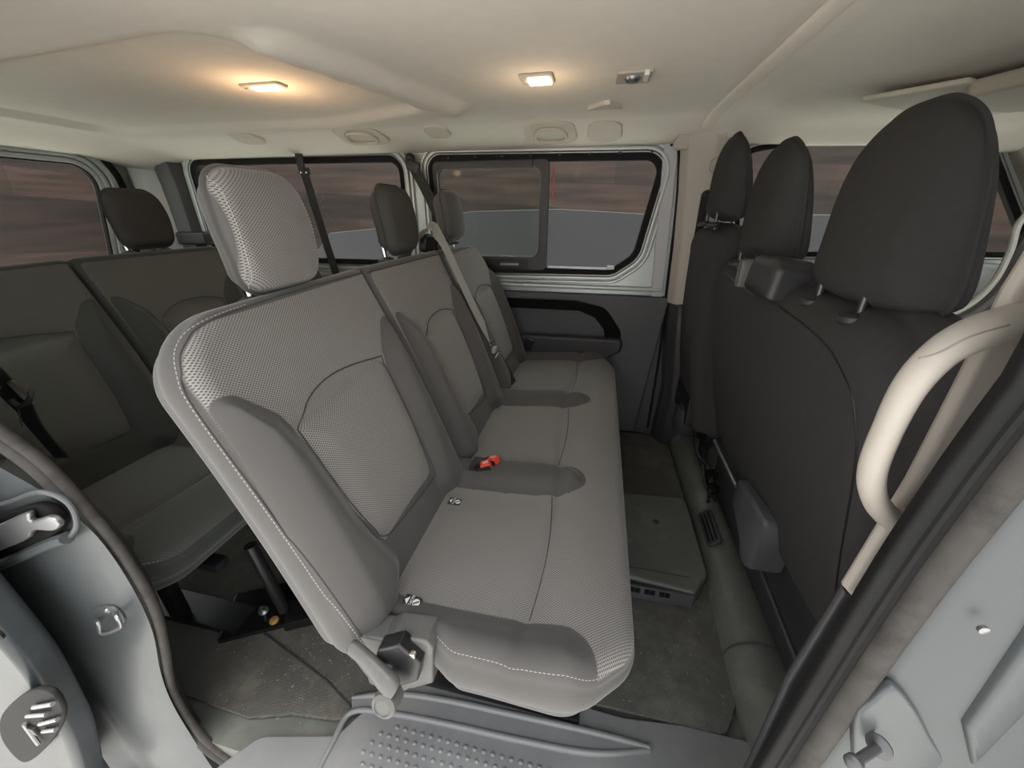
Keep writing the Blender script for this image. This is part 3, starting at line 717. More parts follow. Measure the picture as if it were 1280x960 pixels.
# ISOFIX tags, recliner and buckles of the middle bench
def seat_tag(x, y, w, hgt, ang):
    z = float(cpad.at(np.array([(x, y)]))[0][2]) + .0015
    ex = Vector((math.cos(ang), math.sin(ang), 0)); ey = Vector((-math.sin(ang), math.cos(ang), .12))
    o = plate('fabric_tag', [rpoly([(-w / 2, -hgt / 2), (w / 2, -hgt / 2), (w / 2, hgt / 2), (-w / 2, hgt / 2)], .002)], .002, (x, y, z), ex, ey, 'tag_black', bench, smooth=None)
    o['label'] = 'small black tag with white arrow, lettering and circle'
    Ov = Vector((x, y, z)) + ex.cross(ey).normalized() * .0015
    plate('arrow', [[(-w * .44, 0), (-w * .22, hgt * .33), (-w * .22, -hgt * .33)]], .0006, Ov, ex, ey, 'tag_white', o, smooth=None)
    cir = [(w * .27 + hgt * .32 * math.cos(a), hgt * .32 * math.sin(a)) for a in np.linspace(0, 2 * math.pi, 20)[:-1]]
    plate('circle', [cir], .0006, Ov, ex, ey, 'tag_white', o, smooth=None)
    plate('slash', [[(w * .27 - hgt * .25, -hgt * .12), (w * .27 - hgt * .18, -hgt * .2), (w * .27 + hgt * .25, hgt * .12), (w * .27 + hgt * .18, hgt * .2)]], .0009, Ov + Vector((0, 0, .0003)), ex, ey, 'tag_black', o, smooth=None)
    cu = bpy.data.curves.new('t', 'FONT'); cu.body = 'ISOFIX'; cu.size = hgt * .34; cu.align_x = 'CENTER'; cu.align_y = 'CENTER'; cu.extrude = .0002
    tmp = bpy.data.objects.new('t', cu); me = bpy.data.meshes.new_from_object(tmp); bpy.data.objects.remove(tmp)
    ez = ex.cross(ey).normalized(); ey2 = ez.cross(ex); q = Ov + ex * (-w * .06)
    a, b = -ey2, ex   # lettering runs across the tag
    Mx = Matrix(((a.x, b.x, ez.x, q.x), (a.y, b.y, ez.y, q.y), (a.z, b.z, ez.z, q.z), (0, 0, 0, 1)))
    me.transform(Mx); me.materials.clear(); link('lettering', me, 'tag_white', o, None)
seat_tag(-.306, .468, .036, .024, -.12)
seat_tag(-.325, .765, .034, .022, -.05)
seat_tag(-.365, 1.845, .034, .02, 0)
# recliner cover, cap and lever
def pxz(pts, y): return [(q[0], q[2]) for q in [ony(px, py, y) for px, py in pts]]
plate('recliner_cover', [rpoly(pxz([(430, 793), (478, 800), (490, 796), (533, 802), (541, 812), (541, 855), (515, 862), (500, 856), (523, 846), (525, 820), (487, 806), (460, 850), (436, 818)], .385), .005)], .05, (0, .410, 0), EX, EZ, 'grey_plastic', bench, bev=.005)
plate('recliner_body', [rpoly(pxz([(450, 806), (530, 806), (535, 852), (500, 868), (460, 856)], .40), .012)], .05, (0, .425, 0), EX, EZ, 'grey_plastic', bench, bev=.006)
plate('black_cap', [rpoly(pxz([(462, 842), (472, 812), (498, 806), (526, 830), (522, 852), (490, 862)], .366), .004)], .030, (0, .380, 0), EX, EZ, 'black_plastic', bench, bev=.005)['label'] = 'black cap on the recliner'
LV = [ony(px, py, y) for (px, py), y in zip([(437, 806), (439, 808), (452, 818), (466, 832), (478, 846), (488, 856), (494, 862)], (.362, .362, .360, .354, .346, .340, .338))]
loft('recliner_lever', [[np.array(c) + r * (np.array([.5, 0, .86]) * math.cos(a) + np.array([0, 1, 0]) * math.sin(a) * .8) for a in np.linspace(0, 2 * math.pi, 17)[:-1]] for c, r in zip(LV, (.010, .0145, .0155, .017, .020, .022, .018))], 'grey_plastic', bench)
hb = ony(492, 862, .352)
lathe('lever_hub', [(0, 0), (.018, 0), (.022, .004), (.023, .026), (.0215, .036), (.015, .040), (.0140, .038), (0, .038)], hb, (0, -.93, .35), 'grey_plastic', bench)
box('pin', tuple(ony(516, 818, .37)), (.012, .010, .012), 'chrome', bench, bev=.004)
# red release buckles in the hump between the near and the middle place
for i, (x, y, rz, m) in enumerate(((-.278, .883, .25, 'red_plastic'), (-.262, .915, -.35, 'red_plastic'))):
    z = float(cpad.at(np.array([(x, y)]))[0][2])
    R_ = Matrix.Rotation(rz, 3, 'Z') @ Matrix.Rotation(-.35, 3, 'Y')
    k = box('belt_buckle', (x, y, z + .002), (.048, .026, .020), 'black_plastic', bench, bev=.005, rot=R_); k['label'] = 'black belt buckle with red release button'
    c = Vector((x, y, z + .002)) + R_ @ Vector((.010, 0, .004))
    btn = box('release_button', c, (.030, .024, .022), 'red_plastic', k, bev=.003, rot=R_)
    box('button_face', c + R_ @ Vector((.002, 0, .0112)), (.018, .013, .002), 'pale_red', btn, bev=.001, rot=R_)
plate('buckle_pocket', [rpoly([(-.02, -.032), (.022, -.032), (.022, .032), (-.02, .032)], .006)], .004, (-.300, .90, float(cpad.at(np.array([(-.30, .90)]))[0][2]) + .001), EX, (0, 1, 0), 'black_plastic', bench)
# belt guide on top of the middle backrest
plate('belt_guide', [rpoly([(-.03, -.035), (.03, -.035), (.03, .03), (-.03, .03)], .015)], .03, (-.64, 1.435, 1.055), (.2, 1, 0), (.2, 0, 1), 'black_plastic', bench, bev=.006)
# ------------------------------------------------------------------ belts
def bp(px, py, x0=-.19, k=-.40):
    d = ray(px, py); t = (x0 + k * H) / (d[0] - k * d[2]); return np.array([0, 0, H]) + d * t
t = thing('seat_belt', (-.40, 1.55, .47), 'pale grey seat belt running down the middle backrest to a metal tongue', 'seat belt')
A_ = np.array([-.665, 1.40, 1.06]); pts = [A_] + [bp(px, py, -.145) for px, py in [(536, 284), (552, 300), (575, 348), (598, 396), (615, 426)]]
ribbon('webbing', spl(pts, 8), (.15, 1, .12), .048, .0022, 'grey_webbing', t)
tg = plate('tongue', [rpoly([(-.028, -.010), (.028, -.010), (.028, .012), (-.028, .012)], .006), rpoly([(-.022, -.004), (.022, -.004), (.022, .003), (-.022, .003)], .002)], .006, bp(615, 429, -.142), (.1, 1, 0), (-.3, 0, 1), 'chrome', t, bev=.001)
box('tongue_grip', tuple(bp(618, 437, -.140)), (.016, .04, .022), 'grey_webbing', t, bev=.004)
lo = ribbon('lower_webbing', spl([bp(616, 430, -.145), bp(628, 452, -.145), bp(647, 487, -.160)], 6), (.1, 1, .1), .045, .0022, 'webbing', t); lo['label'] = 'black lower strap with white label'
box('label_patch', tuple(bp(621, 444, -.139)), (.003, .014, .022), 'tag_white', lo, bev=.0005, rot=Matrix.Rotation(.5, 3, 'Y'))
# pillar belt, upper loop between the far windows
t = thing('pillar_belt', (-.93, 1.99, 1.38), 'black shoulder belt slanting from its pillar loop between the far windows', 'seat belt')
lathe('loop', [(0, 0), (.020, 0), (.024, .008), (.022, .022), (.012, .03), (0, .03)], (-.935, 1.995, 1.395), (0, -1, 0), 'black_plastic', t)
box('loop_bar', (-.915, 1.965, 1.36), (.06, .022, .05), 'black_plastic', t, bev=.009, rot=Matrix.Rotation(.45, 3, 'Y'))
ribbon('webbing', [(-.93, 1.965, 1.385), (-.86, 1.95, 1.27), (-.79, 1.92, 1.15), (-.72, 1.90, 1.02)], (.8, .1, .5), .048, .0025, 'webbing', t)
t = thing('pillar_belt', (-1.53, 1.97, 1.42), 'black belt hanging straight down in front of the far rear window', 'seat belt')
box('hook_plate', (-1.535, 1.97, 1.405), (.040, .012, .075), 'black_plastic', t, bev=.004)
for dx in (-.016, .016): lathe('rivet', [(0, 0), (.005, 0), (.004, .003), (0, .004)], (-1.52 + dx, 1.962, 1.345), (0, -1, 0), 'chrome', t, n=10)
box('clasp', (-1.52, 1.968, 1.35), (.062, .010, .034), 'black_plastic', t, bev=.004)
ribbon('webbing', [(-1.52, 1.965, 1.36), (-1.48, 1.962, 1.10), (-1.435, 1.955, .85), (-1.41, 1.95, .7)], (1, 0, 0), .046, .0025, 'webbing', t)
# far side lap belt
t = thing('lap_belt', (-.36, 1.955, .50), 'black belt end with buckle stalk at the far side of the middle bench', 'seat belt')
ribbon('webbing', [(-.46, 1.955, .66), (-.41, 1.955, .58), (-.36, 1.955, .51)], (1, 0, .5), .03, .003, 'webbing', t)
box('stalk', (-.335, 1.955, .515), (.05, .03, .07), 'black_plastic', t, bev=.01, rot=Matrix.Rotation(.4, 3, 'Y'))
# rear near belt at the left
t = thing('rear_belt', (-1.13, .47, .7), 'black seat belt with buckle hanging before the back row at the left', 'seat belt')
a = ony(-15, 455, .44); b = ony(20, 492, .45); c = ony(42, 530, .46); d = ony(78, 572, .47)
ribbon('webbing', spl([a, b, c, d], 6), (.7, 0, .5), .040, .0025, 'webbing', t)
box('buckle', tuple(ony(20, 495, .44)), (.055, .018, .05), 'black_plastic', t, bev=.010, rot=Matrix.Rotation(-.6, 3, 'Y'))
tube('ring', spl([ony(14, 500, .425), ony(25, 508, .425), ony(38, 497, .425), ony(38, 487, .425)], 6), .0045, 'dark_plastic', t)
tube('pull_cord', [ony(23, 512, .43), ony(28, 534, .43)], .0012, 'steel', t, n=6)

# ------------------------------------------------------------------ front seats
def front_back(root, y0, y1, xb, ztop, name='backrest', th=.11, kk=-.2, zbot=.30, mat='front_fabric', rnear=.13, rfar=.05):
    """backrest seen from behind: pad faces -x"""
    L2 = math.sqrt(1 + kk * kk)
    def mp(P, h):
        z = ztop + P[:, 1] / L2; x = xb + kk * (z - ztop) ; cur = .022 * np.sin(np.clip((z - .3) / .7, 0, 1) * math.pi)
        n = np.array([-1, 0, kk]) / L2
        return np.stack([x + (h + cur) * n[0], -P[:, 0], z + (h + cur) * n[2]], 1)
    hgt = (ztop - zbot) * L2
    out = rpoly([(-y1, -hgt), (-y0, -hgt), (-y0 - .005, 0), (-y1 + .005, 0)], [.03, .04, rnear, rfar], 12)
    def fn(P):
        return -.012 * ((P[:, 0] + (y0 + y1) / 2) / ((y1 - y0) / 2)) ** 4 - .010 * sstep((P[:, 1] + .09) / .09)
    pad = Pad(out, th, .050, fn, mp, None, back_roll=.045, inset=-.0, bulge=.012, N_=300, rings=34)
    b = pad.build(name, mat, root); return pad, b
t = thing('front_bench', (.5, 1.1, 0), 'dark double front passenger seat seen from behind with two headrests', 'front seat')
pad, fb_ = front_back(t, .600, 1.575, .400, 1.0, th=.16)
ln = resample(spl([(-.635, -.66), (-.628, -.30), (-.645, -.15), (-.70, -.085), (-.80, -.052), (-1.0, -.038)], 12), 140, False)
tube('seam', pad.at(ln, .0005), .0017, 'black_plastic', fb_, n=6)
tube('seam', pad.at(resample(spl([(-1.12, -.045), (-1.30, -.038), (-1.44, -.03), (-1.52, -.04)], 8), 60, False), .0005), .0015, 'black_plastic', fb_, n=6)
def front_head(root, yc, xb, w, z0, z1, yaw=0):
    h = z1 - z0; O = np.array([xb, yc, (z0 + z1) / 2])
    n = np.array([-1, 0, -.06]); n /= np.linalg.norm(n); tt = np.array([-.06, 0, 1.0]); tt[0] = .04; tt /= np.linalg.norm(tt)
    def mp(P, hh):
        f = np.clip(P[:, 1] / h + .5, 0, 1); hh = np.where(hh < 0, hh * (1 - .55 * f ** 1.5), hh); sh = 1 - .22 * np.clip(-hh / .12, 0, 1) * f
        return O + np.outer(P[:, 0] * sh, [0, -1, 0]) + np.outer(P[:, 1], tt) + np.outer(hh, n)
    hw = w / 2; out = spl([(-hw * .80, -h * .50), (0, -h * .52), (hw * .80, -h * .50), (hw * 1.0, -h * .40), (hw * 1.0, -.12 * h), (hw * .95, h * .18), (hw * .78, h * .38), (hw * .42, h * .49), (0, h * .51), (-hw * .42, h * .49), (-hw * .78, h * .38), (-hw * .95, h * .18), (-hw * 1.0, -.12 * h), (-hw * 1.0, -h * .40)], 8, True)
    pad = Pad(out, .12, .055, lambda P: -.022 * (P[:, 0] / hw) ** 2 - .022 * np.clip(P[:, 1] / h * 2, 0, 1) ** 2, mp, None, back_roll=.03, bulge=.008, N_=180, rings=26)
    hd = pad.build('headrest', 'front_fabric', root)
    for s in (-1, 1):
        p = O - np.array([0, 0, h / 2 + .0]) + np.array([.015, s * .072, -.014])
        tube('post', [p + np.array([0, 0, .05]), p + np.array([0, 0, -.02])], .007, 'dark_metal', hd, n=12)
        lathe('post_guide', [(0, 0), (.022, 0), (.026, .005), (.024, .013), (.012, .018), (0, .018)], p + np.array([-.004, 0, -.012]), (-.1, 0, 1), 'dark_plastic', hd, n=22)
    return hd
front_head(t, .838, .430, .315, 1.010, 1.305)
front_head(t, 1.315, .415, .29, 1.03, 1.325)
plate('belt_bezel', [rpoly([(-.085, -.05), (.085, -.05), (.085, .028), (.05, .045), (-.06, .045), (-.085, .02)], [.01, .01, .02, .02, .03, .03])], .10, (.435, 1.085, 1.015), (0, -1, 0), (.1, 0, 1), 'dark_plastic', t, bev=.022, seg=4)
box('bezel_cap', (.41, 1.172, 1.01), (.09, .035, .075), 'grey_plastic', t, bev=.012)
lathe('guide_pin', [(0, 0), (.008, 0), (.007, .008), (0, .011)], (.43, 1.235, 1.012), (0, 0, 1), 'chrome', t, n=12)
stitches('stitching', [(.436, .5845, .855), (.50, .584, .852), (.57, .585, .850)], 'seam_dark', fb_, pitch=.006, ln=.004, r=.001)
# seat base: side panel, hinge cover and lower frame
hc = loft('hinge_cover', [[(x, y, z) for x, z in rpoly([(.485 + dx, z0), (.56 + dx, z0), (.56 + dx, z1), (.485 + dx, z1)], .012)] for (y, dx, z0, z1) in [(1.12, .02, .33, .385), (1.10, -.005, .31, .40), (1.02, -.01, .29, .415), (.95, -.015, .27, .43), (.885, -.015, .26, .435), (.875, -.01, .27, .425)]], 'trim_plastic', t)
lathe('hinge_disc', [(0, 0), (.040, 0), (.046, .006), (.044, .028), (.03, .034), (0, .034)], (.505, .925, .285), (-1, 0, .1), 'trim_plastic', t)
tube('frame_bar', [(.50, 1.42, .345), (.49, 1.12, .36)], .008, 'steel', t)
tube('frame_bar', [(.51, .90, .255), (.53, .62, .20)], .007, 'dark_plastic', t)
box('base_panel', (.585, 1.05, .15), (.03, 1.0, .36), 'dark_plastic', t, bev=.01)
# driver's seat
t = thing('front_seat', (.5, 1.75, 0), 'single dark front seat at the far side beyond the double seat', 'front seat')
pad, _ = front_back(t, 1.588, 1.93, .365, 1.10, th=.17, kk=-.12, zbot=.25, rnear=.08, rfar=.08)
front_head(t, 1.71, .385, .26, 1.135, 1.40)
box('seat_side_panel', (.46, 1.78, .62), (.05, .28, .70), 'black_plastic', t, bev=.02)

# ------------------------------------------------------------------ dashboard glimpsed beyond the headrest
dsh = loft('dashboard', [[(1.22, y, .30), (1.20, y, .80), (1.24, y, .93 + .02 * math.sin(y * 3)), (1.36, y, .975), (1.62, y, .97), (1.68, y, .30)] for y in np.linspace(.34, 1.98, 24)], 'dash_plastic')
tag(dsh, 'dark dashboard top beyond the near front headrest', 'dashboard')
t = tag(tube('steering_wheel', [(1.02 + .10 * math.sin(a) * -.5, 1.62 + .185 * math.cos(a), .90 + .175 * math.sin(a)) for a in np.linspace(0, 2 * math.pi, 49)[:-1]], .014, 'black_plastic', closed=True), 'black steering wheel hidden mostly behind the front headrests', 'steering wheel')
tube('steering_column', [(1.04, 1.62, .90), (1.26, 1.62, .86)], .04, 'black_plastic', t)
tube('hub', [(1.02, 1.47, .90), (1.04, 1.62, .90), (1.02, 1.77, .90)], [.012, .055, .012], 'black_plastic', t)
# pale arc added for an unidentified bright curve right of the headrest
a = [ony(1118, 392, 1.0), ony(1160, 400, 1.0), ony(1205, 385, 1.0), ony(1240, 355, 1.0), ony(1262, 315, 1.0), ony(1272, 282, 1.0), ony(1290, 262, 1.0)]
t = tag(tube('bright_arc', spl(a, 8), .006, 'pale_plastic', n=10), 'thin bright curved band seen around the lower right of the near front headrest', 'rail')
b = [ony(1125, 400, 1.03), ony(1165, 408, 1.03), ony(1212, 392, 1.03), ony(1250, 360, 1.03), ony(1275, 318, 1.03), ony(1295, 290, 1.03)]
tube('backing', spl(b, 8), .016, 'dash_plastic', t)

# ------------------------------------------------------------------ roof lamps
def roof_lamp(cx, cy, w, d, label, mat, energy, col, ang=0):
    z = float((ceil_z if cx < .34 else cab_z)(np.array([(cx, cy)]))[0])
    t = thing('dome_lamp', (cx, cy, z), label, 'ceiling lamp', None)
    ex = Vector((math.cos(ang), math.sin(ang), 0)); ey = Vector((-math.sin(ang), math.cos(ang), 0))
    plate('bezel', [rpoly([(-w * .85, -d * .7), (w * .62, -d * .7), (w * .62, d * .7), (-w * .85, d * .7)], .01)], .008, (cx, cy, z - .003), ex, ey, 'beige_plastic', t, bev=.003)
    plate('lens', [rpoly([(-w / 2, -d / 2), (w / 2, -d / 2), (w / 2, d / 2), (-w / 2, d / 2)], .006)], .008, (cx, cy, z - .008), ex, ey, mat, t, bev=.002)
    box('switch', Vector((cx, cy, z - .008)) - ex * w * .68, (.014, .022, .006), 'beige_plastic', t, bev=.002)
    l = bpy.data.lights.new('lamp', 'POINT'); l.energy = energy; l.color = col; l.shadow_soft_size = .02
    lo = bpy.data.objects.new('lamp', l); COL.objects.link(lo); lo.parent = t; lo.location = (0, 0, -.10); return t
roof_lamp(-1.01, 1.215, .092, .036, 'lit warm dome lamp at the rear of the ceiling, left of the two', 'lamp_lens', 2.0, (1, .62, .34), -.0)
roof_lamp(-.195, 1.235, .060, .055, 'lit square dome lamp near the middle of the ceiling', 'lamp_lens_white', .6, (1, .72, .45), 0)
t = thing('roof_sensor', (.045, 1.27, 1.49), 'small chrome nozzle in a square beige plate on the ceiling', 'sensor')
z = float(ceil_z(np.array([(.045, 1.27)]))[0])
plate('plate', [rpoly([(-.042, -.045), (.045, -.05), (.042, .05), (-.045, .045)], .006)], .008, (.045, 1.27, z - .003), EX, EY, 'beige_plastic', t, bev=.003)
lathe('nozzle', [(0, 0), (.012, .0), (.017, .004), (.020, .010), (.020, .014), (0, .014)], (.042, 1.262, z - .018), (0, 0, 1), 'steel', t)
box('clip', (.075, 1.25, z - .008), (.012, .06, .012), 'pale_plastic', t, bev=.003)
S(plate('trim_11', [rpoly([(-.09, 1.56), (.03, 1.56), (-.01, 1.49), (-.03, 1.49)], .006)], .02, (0, 0, float(ceil_z(np.array([(-.03, 1.53)]))[0]) - .002), EX, EY, 'headliner_trim', bev=.003))
# overhead console at the cab
t = thing('overhead_console', (1.12, 1.40, 1.45), 'beige overhead console with a reading lamp at the right edge of the ceiling', 'console')
plate('housing', [rpoly([(.86, 1.40), (1.04, 1.60), (1.60, 1.62), (1.60, 1.0), (.98, 1.0)], .03)], .04, (0, 0, 1.44), EX, EY, 'headliner_trim', t, bev=.012)
plate('lamp_panel', [rpoly([(1.00, 1.38), (1.10, 1.50), (1.30, 1.50), (1.30, 1.20), (1.02, 1.20)], .02)], .02, (0, 0, 1.418), EX, EY, 'beige_plastic', t, bev=.006)
lathe('reading_lens', [(0, 0), (.022, 0), (.026, .006), (.026, .012), (0, .012)], (1.10, 1.42, 1.402), (0, 0, 1), 'steel', t)

vs = [onz(px, py, 1.448) for px, py in [(1072, 128), (1210, 104), (1300, 128), (1300, 158), (1205, 152)]]
tag(plate('sun_visor', [rpoly([(q[0], q[1]) for q in vs], .01)], .014, (0, 0, 1.455), EX, EY, 'headliner_trim', bev=.005), 'beige sun visor panel folded up above the windscreen behind the near front headrest', 'sun visor')

# ------------------------------------------------------------------ near right: pillar trim, grab handle, seals, silver frame
def vcurve(pts, y):  # pts pixel list on plane y
    return [ony(px, py, y) for px, py in pts]
# beige cover
loA = rpoly([(.335, .70), (.345, .62), (.46, .62), (.46, 1.50), (.30, 1.50), (.302, 1.10), (.325, .80)], .012)
S(plate('wall_right', [[(q[0], q[2]) for q in [ony(px, py, .4225) for px, py in [(1082, 765), (1055, 735), (1137, 602), (1209, 464), (1261, 362), (1300, 300)]]] + [(.345, 1.50), (.60, 1.50), (.60, .690)]], .010, (0, .4275, 0), EX, EZ, 'beige_plastic', bev=.008))
S(plate('wall_right', [[(q[0], q[2]) for q in [ony(px, py, .425) for px, py in [(1090, 757), (1055, 737), (985, 850), (940, 948)]]] + [(.335, -.02), (.60, -.02), (.60, .73)]], .010, (0, .431, 0), EX, EZ, 'dark_plastic', bev=.008))
t = thing('grab_handle', (.33, .42, .95), 'large beige grab handle on the near front door pillar', 'grab handle')
hp = [(1300, 395), (1262, 405), (1218, 418), (1175, 442), (1138, 482), (1110, 535), (1091, 585), (1092, 620), (1110, 645), (1135, 655), (1165, 655)]
yy = [.425, .41, .395, .385, .38, .38, .38, .383, .395, .41, .43]
cen = spl([ony(px, py, y) for (px, py), y in zip(hp, yy)], 5); rr = np.interp(np.linspace(0, 1, len(cen)), [0, .12, .3, .5, .7, .82, 1], [.021, .019, .014, .0120, .0125, .016, .021])
tube('grip', cen, rr, 'beige_plastic', t, n=18, flat=.8)
sd = spl([ony(px, py, y) for (px, py), y in zip([(1148, 448), (1175, 440), (1215, 420), (1262, 406)], [.357, .357, .36, .37])], 6)
tube('split_line', sd, .0008, 'beige_seam', t, n=5)
# seals: dark inner lip and grey bulb, running down the pillar
zs = np.linspace(-.15, 1.36, 40)
def rx(z): return np.interp(z, [-.15, .3, .49, .64, .79, .88, .99, 1.05, 1.2, 1.36], [.225, .250, .264, .268, .272, .276, .285, .293, .292, .26])
lipm = [(rx(z), .325, z) for z in zs]; bulb = [(rx(z) + .036, .315, z) for z in zs]
sr = thing('door_seal', (.28, .34, 0), 'black rubber door seal along the near front pillar', 'seal', 'rubber seals of the door opening')
sweep('seal_lip', lipm, rpoly([(0, -.006), (.028, -.012), (.034, .012), (.006, .012)], .004, 3), (1, 0, 0), (0, 1, 0), 'rubber', sr)
tube('seal_bulb', bulb, .0125, 'seal_rubber', sr, n=16)
tube('seal_rib', [(rx(z) + .016, .317, z) for z in zs], .0045, 'rubber', sr, n=8)
# silver pillar body, sloping outwards toward the front, with raised ribs and the door buffer bolt
def silver_col(offs, mat):
    secs = []
    for z in zs: secs.append([(rx(z) + a, b, z) for a, b in offs])
    return S(loft('wall_right', secs, mat, smooth=40))
silver_col([(.043, .330), (.048, .316), (.058, .308), (.150, .298), (.175, .28), (.185, .25), (.24, .235), (.24, .36), (.043, .36)], 'body_paint')
S(plate('trim_12', [[(q[0], q[2]) for q in [ony(px, py, .30) for px, py in [(1202, 902), (1211, 950), (1330, 825), (1330, 720)]]]], .016, (0, .300, 0), EX, EZ, 'body_paint', bev=.006, seg=3))
# raised plate round the buffer
S(plate('trim_13', [[(p[0], p[2]) for p in spl([ony(px, py, .305) for px, py in [(1065, 905), (1090, 870), (1115, 855), (1140, 880), (1160, 915), (1185, 960), (1170, 1010), (1080, 1010)]], 6, True)]], .012, (0, .306, 0), EX, EZ, 'body_paint', bev=.004))
t = thing('door_buffer', (.335, .28, .60), 'dark metal door buffer pin on the silver frame at the lower right', 'door buffer')
e0 = ony(1100, 932, .292); e1 = ony(1066, 955, .262)
ax = e1 - e0; l_ = np.linalg.norm(ax)
lathe('pin', [(0, 0), (.011, 0), (.0115, .003), (.008, .005), (.0045, .007), (.0045, l_ - .009), (.0075, l_ - .006), (.008, l_), (.005, l_ + .002), (0, l_ + .002)], e0, ax, 'dark_metal', t)
S(lathe('trim_14', [(0, 0), (.004, 0), (.004, .003), (0, .004)], ony(1227, 785, .296), (0, -1, 0), 'steel', n=12))

# ------------------------------------------------------------------ near left: jamb, seals, sliding door edge
lz = [(-40, 505), (0, 540), (55, 582), (110, 640), (160, 705), (192, 760), (207, 815), (218, 870), (255, 925), (310, 965), (380, 1010)]
yv = .325
inner = spl([ony(px, py, yv) for px, py in lz], 6)
sl_ = thing('door_seal', tuple(inner[20]), 'rubber door seal curving along the rear edge of the door opening', 'seal', 'rubber seals of the door opening')
off = []
for i in range(len(inner)):
    tt = inner[min(i + 1, len(inner) - 1)] - inner[max(i - 1, 0)]; tt /= np.linalg.norm(tt); nrm = np.array([tt[2], 0, -tt[0]]);
    if nrm[0] > 0: nrm = -nrm
    off.append(nrm)
off = np.array(off)
tube('seal_bulb', inner + off * .023, .0105, 'seal_rubber', sl_, n=16)
tube('seal_lip', inner + off * .006 + np.array([0, .004, 0]), .0085, 'seal_rubber', sl_, n=12)
tube('seal_rib', inner + off * .014 + np.array([0, .008, 0]), .006, 'rubber', sl_, n=8)
tube('seal_rib', inner + off * .034 + np.array([0, .006, 0]), .005, 'rubber', sl_, n=8)
# silver jamb: a sheet lofted through the edge by the seal, the inner face, the gutter and the outer flange
CA = [(-40, 560), (0, 585), (60, 620), (120, 670), (165, 735), (190, 790), (200, 840), (215, 880), (245, 930), (275, 975)]
CB = [(-60, 688), (-25, 702), (5, 722), (40, 762), (70, 795), (95, 825), (125, 865), (150, 902), (180, 940), (215, 975)]
CC = [(-64, 704), (-30, 718), (0, 738), (30, 778), (58, 810), (84, 840), (112, 880), (138, 918), (168, 955), (196, 978)]
CD = [(-70, 716), (-38, 730), (-10, 752), (16, 792), (44, 824), (72, 854), (98, 894), (124, 932), (150, 965), (172, 980)]
CE = [(-90, 745), (-60, 765), (-30, 790), (0, 830), (26, 862), (52, 896), (76, 934), (96, 962), (110, 975), (125, 982)]
cur = [spl([ony(px, py, yy_) for px, py in cc_], 5) for cc_, yy_ in ((CA, .328), (CA, .316), (CB, .300), (CC, .318), (CD, .298), (CE, .272))]
cur = [np.vstack([c_, c_[-1] + (c_[-1] - c_[-3]) / np.linalg.norm(c_[-1] - c_[-3]) * .35 * np.array([1, 0, 1])]) for c_ in cur]
m1 = cur[1] * .9 + cur[2] * .1 + np.array([0, -.004, 0]); m2 = cur[1] * .12 + cur[2] * .88 + np.array([0, -.001, 0]); m3 = cur[2] * .6 + cur[3] * .4 + np.array([0, .004, 0])
far0 = cur[0] + np.array([-.01, .03, 0]); ext = cur[5] + np.array([-.3, -.005, -.1])
rows = [far0, cur[0], cur[1], m1, m2, cur[2], m3, cur[3], cur[4], cur[5], ext]
jb = loft('wall_right', [[tuple(r[i]) for r in rows] for i in range(len(cur[0]))], 'body_paint', cap=False, closed_sec=False, smooth=60)
mdf = jb.modifiers.new('thick', 'SOLIDIFY'); mdf.thickness = .004; mdf.offset = 0; S(jb)
# sliding door edge, parked outside the jamb
dp = [ony(px, py, .235) for px, py in [(-90, 640), (-50, 700), (-8, 748), (41, 806), (64, 838), (86, 877), (105, 915), (118, 965)]]
dp = list(spl(dp, 6)) + [np.array([dp[-1][0] - .02, .235, -.2]), np.array([-1.6, .235, -.2]), np.array([-1.6, .235, .95])]
door = S(plate('door_1', [[(p[0], p[2]) for p in dp]], .05, (0, .235, 0), EX, EZ, 'body_dark', bev=.014, seg=4))
# connector block on the door edge
o_ = spl([ony(px, py, .195) for px, py in [(8, 925), (4, 895), (28, 868), (58, 858), (78, 872), (82, 898), (62, 930), (34, 950)]], 6, True)
t = thing('connector_block', tuple(ony(44, 905, .19)), 'black oval electrical contact block with metal pins on the sliding door', 'connector')
plate('plate', [[(p[0], p[2]) for p in o_]], .008, (0, .194, 0), EX, EZ, 'rubber', t, bev=.003)
for (a, b) in [((42, 884), (66, 880)), ((34, 895), (58, 893)), ((50, 905), (72, 899)), ((54, 914), (70, 912)), ((30, 905), (48, 930))]:
    tube('contact_pin', [ony(*a, .186), ony(*b, .184)], .0032, 'steel' , t, n=8)
box('pin_holder', tuple(ony(42, 912, .188)), (.020, .008, .02), 'black_plastic', t, bev=.002)
tag(lathe('rubber_plug', [(0, 0), (.010, 0), (.011, .004), (0, .006)], ony(0, 790, .196), (0, -1, 0), 'rubber'), 'black rubber plug at the left edge of the door', 'plug')
# striker loop
t = thing('striker', tuple(ony(137, 772, .31)), 'small metal striker loop on the silver rear door jamb', 'striker')
pl = spl([ony(px, py, .308) for px, py in [(118, 778), (116, 762), (130, 755), (146, 757), (158, 772), (150, 785), (132, 793)]], 5, True)
plate('base', [[(p[0], p[2]) for p in pl]], .005, (0, .305, 0), EX, EZ, 'body_paint', t, bev=.002)
w = [ony(120, 776, .300), ony(123, 778, .288), ony(128, 792, .286), ony(150, 784, .286), ony(146, 770, .288), ony(144, 768, .300)]
tube('loop', spl(w, 5), .0032, 'steel', t, n=10)
lathe('screw', [(0, 0), (.006, 0), (.005, .003), (0, .004)], ony(134, 763, .302), (0, -1, 0), 'steel', t, n=12)
